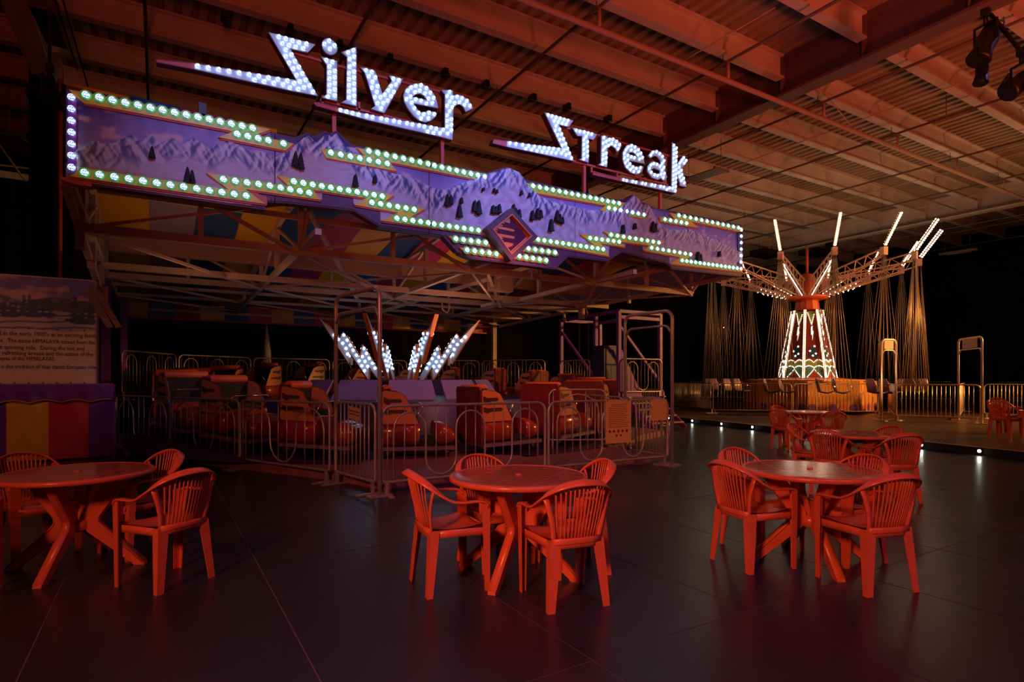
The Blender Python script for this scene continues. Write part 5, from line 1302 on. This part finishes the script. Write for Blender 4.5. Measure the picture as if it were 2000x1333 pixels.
arch(pz(1872, 822), pz(1918, 829), 'tall gate arch with tan plate right of the amber-lit swing railing', 2.42, ZS, 0.32, M_galv2, True)
tag(MB().lathe([(0.001, 0), (0.05, 0.01), (0.05, 0.05), (0.001, 0.06)], on_y(1414, 641, 23.93), 8).build('exit_lamp', mat('red_exit_glow', (1, 0.2, 0.1), 0.5, emit=(1, 0.18, 0.06), estr=6)), 'tiny glowing red lamp on the black curtain left of the swing ride', 'lamp')

# ================================================================ TABLES
def make_table():
    t = thing('round_table', (0, 0, 0), 'x', 'table', 'round red resin tables')
    MB().lathe([(0.0005, 0.716), (0.20, 0.716), (0.40, 0.716), (0.462, 0.716), (0.474, 0.7145)], n=56).build('table_top', M_top, t)
    MB().lathe([(0.468, 0.708), (0.474, 0.7165), (0.488, 0.719), (0.500, 0.712), (0.503, 0.700), (0.499, 0.684), (0.488, 0.680), (0.48, 0.688), (0.30, 0.694), (0.0005, 0.694)], n=56).build('table_rim', M_plastic, t)
    MB().cyl((0, 0, 0.715), (0, 0, 0.724), 0.022, 14).build('hole_cap', M_plastic, t)
    MB().lathe([(0.28, 0.694), (0.28, 0.66), (0.265, 0.66), (0.265, 0.694)], n=28).build('under_ring', M_plastic, t)
    leg = [(0.22, 0.69), (0.375, 0.69), (0.34, 0.63), (0.155, 0.37), (0.15, 0.335), (0.175, 0.30), (0.47, 0.02), (0.475, 0.0), (0.40, 0.0), (0.385, 0.02), (0.08, 0.26), (0.045, 0.30), (0.03, 0.34), (0.045, 0.40)]
    for k in range(4):
        a = PI / 2 * k; c, s = math.cos(a), math.sin(a)
        m = MB()
        def f(u, v, e): w = 0.016 + 0.012 * (1 - v / 0.7); return (u * c - e * w * s, u * s + e * w * c, v)
        m.prism(leg, lambda u, v: f(u, v, 1), lambda u, v: f(u, v, -1)); L = fixn(m.build('leg', M_plastic, t))
        # raised outer flange along the leg edge
        for edge in ([(0.37, 0.68), (0.335, 0.63), (0.152, 0.37), (0.147, 0.335), (0.172, 0.30), (0.465, 0.02)],):
            secs = []
            for i, (u, v) in enumerate(edge):
                secs.append(((u * c, u * s, v), (-s * 0.034, c * 0.034, 0), (c * 0.006, s * 0.006, 0.006)))
            MB().sweep(secs, n=6).build('leg_flange', M_plastic, L)
    MB().lathe([(0.05, 0.27), (0.075, 0.28), (0.08, 0.345), (0.05, 0.36)], n=18).build('hub_ring', M_plastic, t)
    return t
tb0 = make_table(); reg(tb0)
def cen(px, Z): lat = (px - 1000) / F; return Vector((DX * Z + RX * lat * Z, DY * Z + RY * lat * Z, 0))
TA = math.atan2(DY * 0.16 * -1 + RY * 0.38, DX * 0.16 * -1 + RX * 0.38)
tables = [((152, 4.40), 'large round red table at far left by the striped skirt', TA + 0.55, 0), ((1013, 4.25), 'round red table front centre before the railing, dark glossy top', TA, 0),
          ((1582, 4.53), 'round red table at right front with warm lights mirrored in its tiled top', TA + 0.35, 0), ((1668, 7.45), 'round red table in the middle distance at right beside the stage edge', TA + 0.6, 0), ((1578, 12.3), 'small-looking farthest round red table before the stage edge, pale shining top', TA + 0.2, 0)]
TC = []
for i, ((px, Z), lab, rz, z) in enumerate(tables):
    o = tb0 if i == 0 else copy_tree(tb0); c = cen(px, Z); o.location = c; o.rotation_euler = (0, 0, rz); o['label'] = lab; TC.append(c)

# ================================================================ CHAIRS
def make_chair():
    t = thing('resin_armchair', (0, 0, 0), 'x', 'chair', 'red resin armchairs')
    # seat with moulded planks
    m = MB(); nx, ny = 34, 10
    def seat(u, v):   # u -1..1, v 0..1 back to front
        w = 0.195 + 0.045 * v; x = u * w; y = -0.215 + 0.46 * v
        z = 0.425 + 0.022 * u * u + 0.012 * v - 0.018 * math.sin(PI * min(1, v * 1.1)) - (0.045 * ((v - 0.88) / 0.12) ** 2 if v > 0.88 else 0)
        g = abs(((u * 8.5) % 1.0) - 0.5); z -= 0.004 if g > 0.42 else 0
        return x, y, z
    for j in range(ny + 1):
        for i in range(nx + 1): m.v.append(seat(-1 + 2 * i / nx, j / ny))
    N_ = len(m.v)
    for j in range(ny + 1):
        for i in range(nx + 1): a = seat(-1 + 2 * i / nx, j / ny); m.v.append((a[0], a[1], a[2] - 0.014))
    for j in range(ny):
        for i in range(nx):
            a = j * (nx + 1) + i; m.face((a, a + 1, a + nx + 2, a + nx + 1), True); m.face((N_ + a, N_ + a + nx + 1, N_ + a + nx + 2, N_ + a + 1), True)
    for i in range(nx):
        a = i; m.face((a, N_ + a, N_ + a + 1, a + 1)); a = ny * (nx + 1) + i; m.face((a, a + 1, N_ + a + 1, N_ + a))
    m.build('seat', M_plastic, t)
    # apron round the seat
    ap = [(-0.195, -0.21, 0.41), (-0.215, 0.0, 0.41), (-0.238, 0.18, 0.41), (-0.225, 0.235, 0.405), (-0.10, 0.252, 0.40), (0.10, 0.252, 0.40), (0.225, 0.235, 0.405), (0.238, 0.18, 0.41), (0.215, 0.0, 0.41), (0.195, -0.21, 0.41), (0.10, -0.235, 0.415), (-0.10, -0.235, 0.415)]
    rings = []
    for i, p in enumerate(ap):
        p = Vector(p); q0, q1 = Vector(ap[i - 1]), Vector(ap[(i + 1) % len(ap)]); d = (q1 - q0).normalized(); n_ = d.cross(Vector((0, 0, 1)))
        rings.append([p + n_ * 0.008 + Vector((0, 0, 0.018)), p - n_ * 0.006 + Vector((0, 0, 0.018)), p - n_ * 0.006 - Vector((0, 0, 0.032)), p + n_ * 0.010 - Vector((0, 0, 0.032))])
    m = MB(); m.ring_loft(rings, False, True, True); fixn(m.build('seat_apron', M_plastic, t))
    # sweeping rim + arms
    half = [((0.268, 0.215, 0.575), (1, 0, 0)), ((0.272, 0.185, 0.606), (1, 0, 0)), ((0.275, 0.10, 0.616), (1, 0, 0)), ((0.277, 0.0, 0.616), (1, 0, 0.05)), ((0.277, -0.08, 0.630), (1, -0.1, 0.0)), ((0.270, -0.15, 0.668), (1, -0.25, -0.15)), ((0.250, -0.215, 0.718), (0.85, -0.5, -0.45)), ((0.205, -0.275, 0.762), (0.6, -0.75, -0.5)), ((0.12, -0.325, 0.796), (0.28, -0.95, -0.5)), ((0.0, -0.345, 0.808), (0, -1, -0.5))]
    P = [Vector(p) for p, _ in half] + [Vector((-p[0], p[1], p[2])) for p, _ in reversed(half[:-1])]
    A_ = [Vector(a) for _, a in half] + [Vector((-a[0], a[1], a[2])) for _, a in reversed(half[:-1])]
    Pc, Ac = catmull(P, 3), catmull(A_, 3); secs = []
    for i, p in enumerate(Pc):
        d = (Pc[min(i + 1, len(Pc) - 1)] - Pc[max(i - 1, 0)]).normalized(); a = Ac[i] - d * Ac[i].dot(d); a.normalize(); b = d.cross(a)
        k = abs(i / (len(Pc) - 1) - 0.5) * 2
        secs.append((p + a * 0.006, a * (0.027 + 0.007 * (1 - k)), b * 0.009))
    m = MB(); m.sweep(secs, n=8); m.build('back_rim_and_arms', M_plastic, t)
    # slats
    def rimz(x): 
        x = abs(x); pts = [(0, 0.802, -0.340), (0.12, 0.790, -0.320), (0.205, 0.755, -0.268), (0.252, 0.710, -0.21)]
        for (a, z0, y0), (b, z1, y1) in zip(pts, pts[1:]):
            if x <= b: k = (x - a) / (b - a); return z0 + (z1 - z0) * k, y0 + (y1 - y0) * k
        return pts[-1][1], pts[-1][2]
    ns = 13
    for i in range(ns):
        u = -1 + 2 * i / (ns - 1); xb = u * 0.150; xt = u * 0.195; zt, yt = rimz(xt); secs = []
        for q in range(6):
            v = q / 5; x = xb + (xt - xb) * v; y0 = -0.232 + 0.028 * u * u; y = y0 + (yt - y0) * (v ** 1.25) - 0.012 * math.sin(PI * v); z = 0.425 + (zt - 0.425) * v
            secs.append(((x, y, z), (0.0078, 0, 0), (0, 0.006, 0)))
        MB().sweep(secs, n=6).build('slat', M_plastic, t)
    for s in (-1, 1):
        secs = []
        for q in range(6):
            v = q / 5; x = s * (0.178 + 0.070 * v ** 1.6); y = -0.205 + (-0.215 + 0.205) * v - 0.02 * math.sin(PI * v); z = 0.40 + (0.712 - 0.40) * v
            secs.append(((x, y, z), (0.022 + 0.004 * v, s * 0.0, 0), (0, 0.009, 0)))
        MB().sweep(secs, n=6).build('back_stile', M_plastic, t)
        # legs : L-section
        def leg(nm, top, bot, wt, wb, sy):
            m = MB(); rings = []
            for q in range(5):
                v = q / 4; c = Vector(top) + (Vector(bot) - Vector(top)) * v; w = wt + (wb - wt) * v; th_ = 0.008
                # outer corner at (s, sy) side
                pts = [(0, 0), (-s * w, 0), (-s * w, -sy * th_), (-s * th_, -sy * th_), (-s * th_, -sy * w * 0.8), (0, -sy * w * 0.8)]
                rings.append([(c.x + a, c.y + b, c.z) for a, b in pts])
            m.ring_loft(rings, True, False, False); return fixn(m.build(nm, M_plastic, t))
        leg('leg', (s * 0.288, 0.228, 0.604), (s * 0.268, 0.235, 0.0), 0.080, 0.052, 1)
        leg('leg', (s * 0.212, -0.225, 0.43), (s * 0.245, -0.262, 0.0), 0.088, 0.054, -1)
    MB().sweep([((-0.19, -0.222, 0.425), (0, 0.008, 0), (0, 0, 0.022)), ((-0.09, -0.24, 0.425), (0, 0.008, 0), (0, 0, 0.022)), ((0.09, -0.24, 0.425), (0, 0.008, 0), (0, 0, 0.022)), ((0.19, -0.222, 0.425), (0, 0.008, 0), (0, 0, 0.022))], n=6).build('back_rail', M_plastic, t)
    return t
ch0 = make_chair(); reg(ch0)
nch = 0
def chair(loc, f, label, z=0.0):
    global nch
    o = ch0 if nch == 0 else copy_tree(ch0); nch += 1
    f = Vector((f[0], f[1])).normalized()
    o.location = (loc[0], loc[1], z); o.rotation_euler = (0, 0, math.atan2(-f.x, f.y)); o['label'] = label; o.scale = (0.86, 0.86, 0.985)
    return o
def chair_top(px, py, T, label, turn=0.0, z=0.0):
    p = Vector(at_z(px, py + 2, 0.81 + z)); d = Vector((TC[T].x - p.x, TC[T].y - p.y)); d.normalize()
    d = Matrix.Rotation(math.radians(turn), 2) @ d
    chair((p.x + d.x * 0.30, p.y + d.y * 0.30), d, label, z)
def chair_feet(r1, r2, T, label, turn=0.0, z=0.0):
    a, b = Vector(at_z(*r1, z)), Vector(at_z(*r2, z)); mid = (a + b) / 2; d = b - a; n_ = Vector((-d.y, d.x)).normalized()
    tv = Vector((T[0] - mid.x, T[1] - mid.y))
    if n_.dot(tv) < 0: n_ = -n_
    n_ = Matrix.Rotation(math.radians(turn), 2) @ n_
    chair((mid.x + n_.x * 0.215, mid.y + n_.y * 0.215), n_, label, z)
chair_feet((802, 1132), (838, 1172), TC[1], 'red slatted armchair left of the centre table, side on, glossy seat showing')
chair_feet((1075, 1200), (1185, 1183), TC[1], 'red slatted armchair at right front of the centre table, back to the viewer')
chair_top(1190, 894, 1, 'red slatted armchair at right rear of the centre table facing left')
chair_top(926, 884, 1, 'red slatted armchair half hidden behind the centre table near the railing')
chair_feet((1390, 1092), (1465, 1123), TC[2], 'red slatted armchair at left front of the right table, warm glints on its seat')
chair_feet((1698, 1167), (1787, 1157), TC[2], 'red slatted armchair at right front of the right table, back to the viewer')
chair_top(1424, 871, 2, 'red slatted armchair at left rear of the right table, pale lit rim')
chair_top(1704, 885, 2, 'red slatted armchair at right rear of the right table, purple sheen on its rim')
chair_top(1541, 824, 3, 'red slatted armchair left rear of the middle-distance table with a stage light showing through')
chair_top(1608, 837, 3, 'red slatted armchair left front of the middle-distance table, dark slatted back')
chair_top(1748, 829, 3, 'red slatted armchair right rear of the middle-distance table, purplish rim')
chair_top(1778, 844, 3, 'red slatted armchair right front of the middle-distance table, leaning back outward')
chair_top(1513, 790, 4, 'red slatted armchair left rear of the farthest table')
chair_top(1518, 797, 4, 'red slatted armchair left front of the farthest table')
chair_top(1643, 796, 4, 'red slatted armchair right rear of the farthest table')
chair_top(1632, 801, 4, 'red slatted armchair right front of the farthest table')
chair_top(35, 881, 0, 'red slatted armchair behind the left table before the yellow skirt')
chair_top(343, 875, 0, 'red slatted armchair right rear of the left table, beside the looped railing')
chair_feet((307, 1164), (416, 1127), TC[0], 'red slatted armchair right front of the left table, back to the viewer')
p = Vector(at_z(4, 1187)); rr = Vector((RX, RY)); dd = Vector((DX, DY)); f = (rr * 0.93 + dd * 0.36).normalized(); side = Vector((f.y, -f.x))
chair((p.x - f.x * 0.36 - side.x * 0.22, p.y - f.y * 0.36 - side.y * 0.22), f, 'red armchair cut by the left picture edge, only seat corner and leg showing')
p = at_z(1957, 858, ZS); chair((p[0] + 0.15, p[1] - 0.0), (RX + 0.45 * DX, RY + 0.45 * DY), 'red slatted armchair on the stage at the right edge, facing right', ZS)
p = at_z(1988, 850, ZS); chair((p[0] + 0.3, p[1] + 0.35), (-RX * 0.1 - DX, -RY * 0.1 - DY), 'red slatted armchair on the stage at the right edge, facing the viewer', ZS)

# far oddments behind the left track
p = at_Z(521, 690, 18.5)
t = thing('pale_spire', (p[0], p[1], 0.13), 'thin pale spire standing against the black curtain behind the back railing', 'spire')
MB().lathe([(0.16, 0.0), (0.13, p[2] - 0.13), (0.015, at_Z(521, 636, 18.5)[2] - 0.13)], (p[0], p[1], 0.13), 10).build('spire_cone', M_steel, t)
MB().lathe([(0.3, 0.0), (0.3, 0.06), (0.12, 0.1)], (p[0], p[1], 0.13), 14).build('spire_base', M_darkpipe, t)
p = at_Z(241, 716, 14.6)
t = thing('globe_post', (p[0], p[1], 0.0), 'dim unlit globe on a post beside the history panel railing', 'lamp')
MB().lathe([(0.001, -0.11), (0.06, -0.09), (0.105, -0.03), (0.105, 0.03), (0.06, 0.09), (0.001, 0.11)], p, 16).build('globe', M_pad, t)
MB().cyl((p[0], p[1], 0), (p[0], p[1], p[2] - 0.1), 0.03, 8).build('post', M_darkpipe, t)
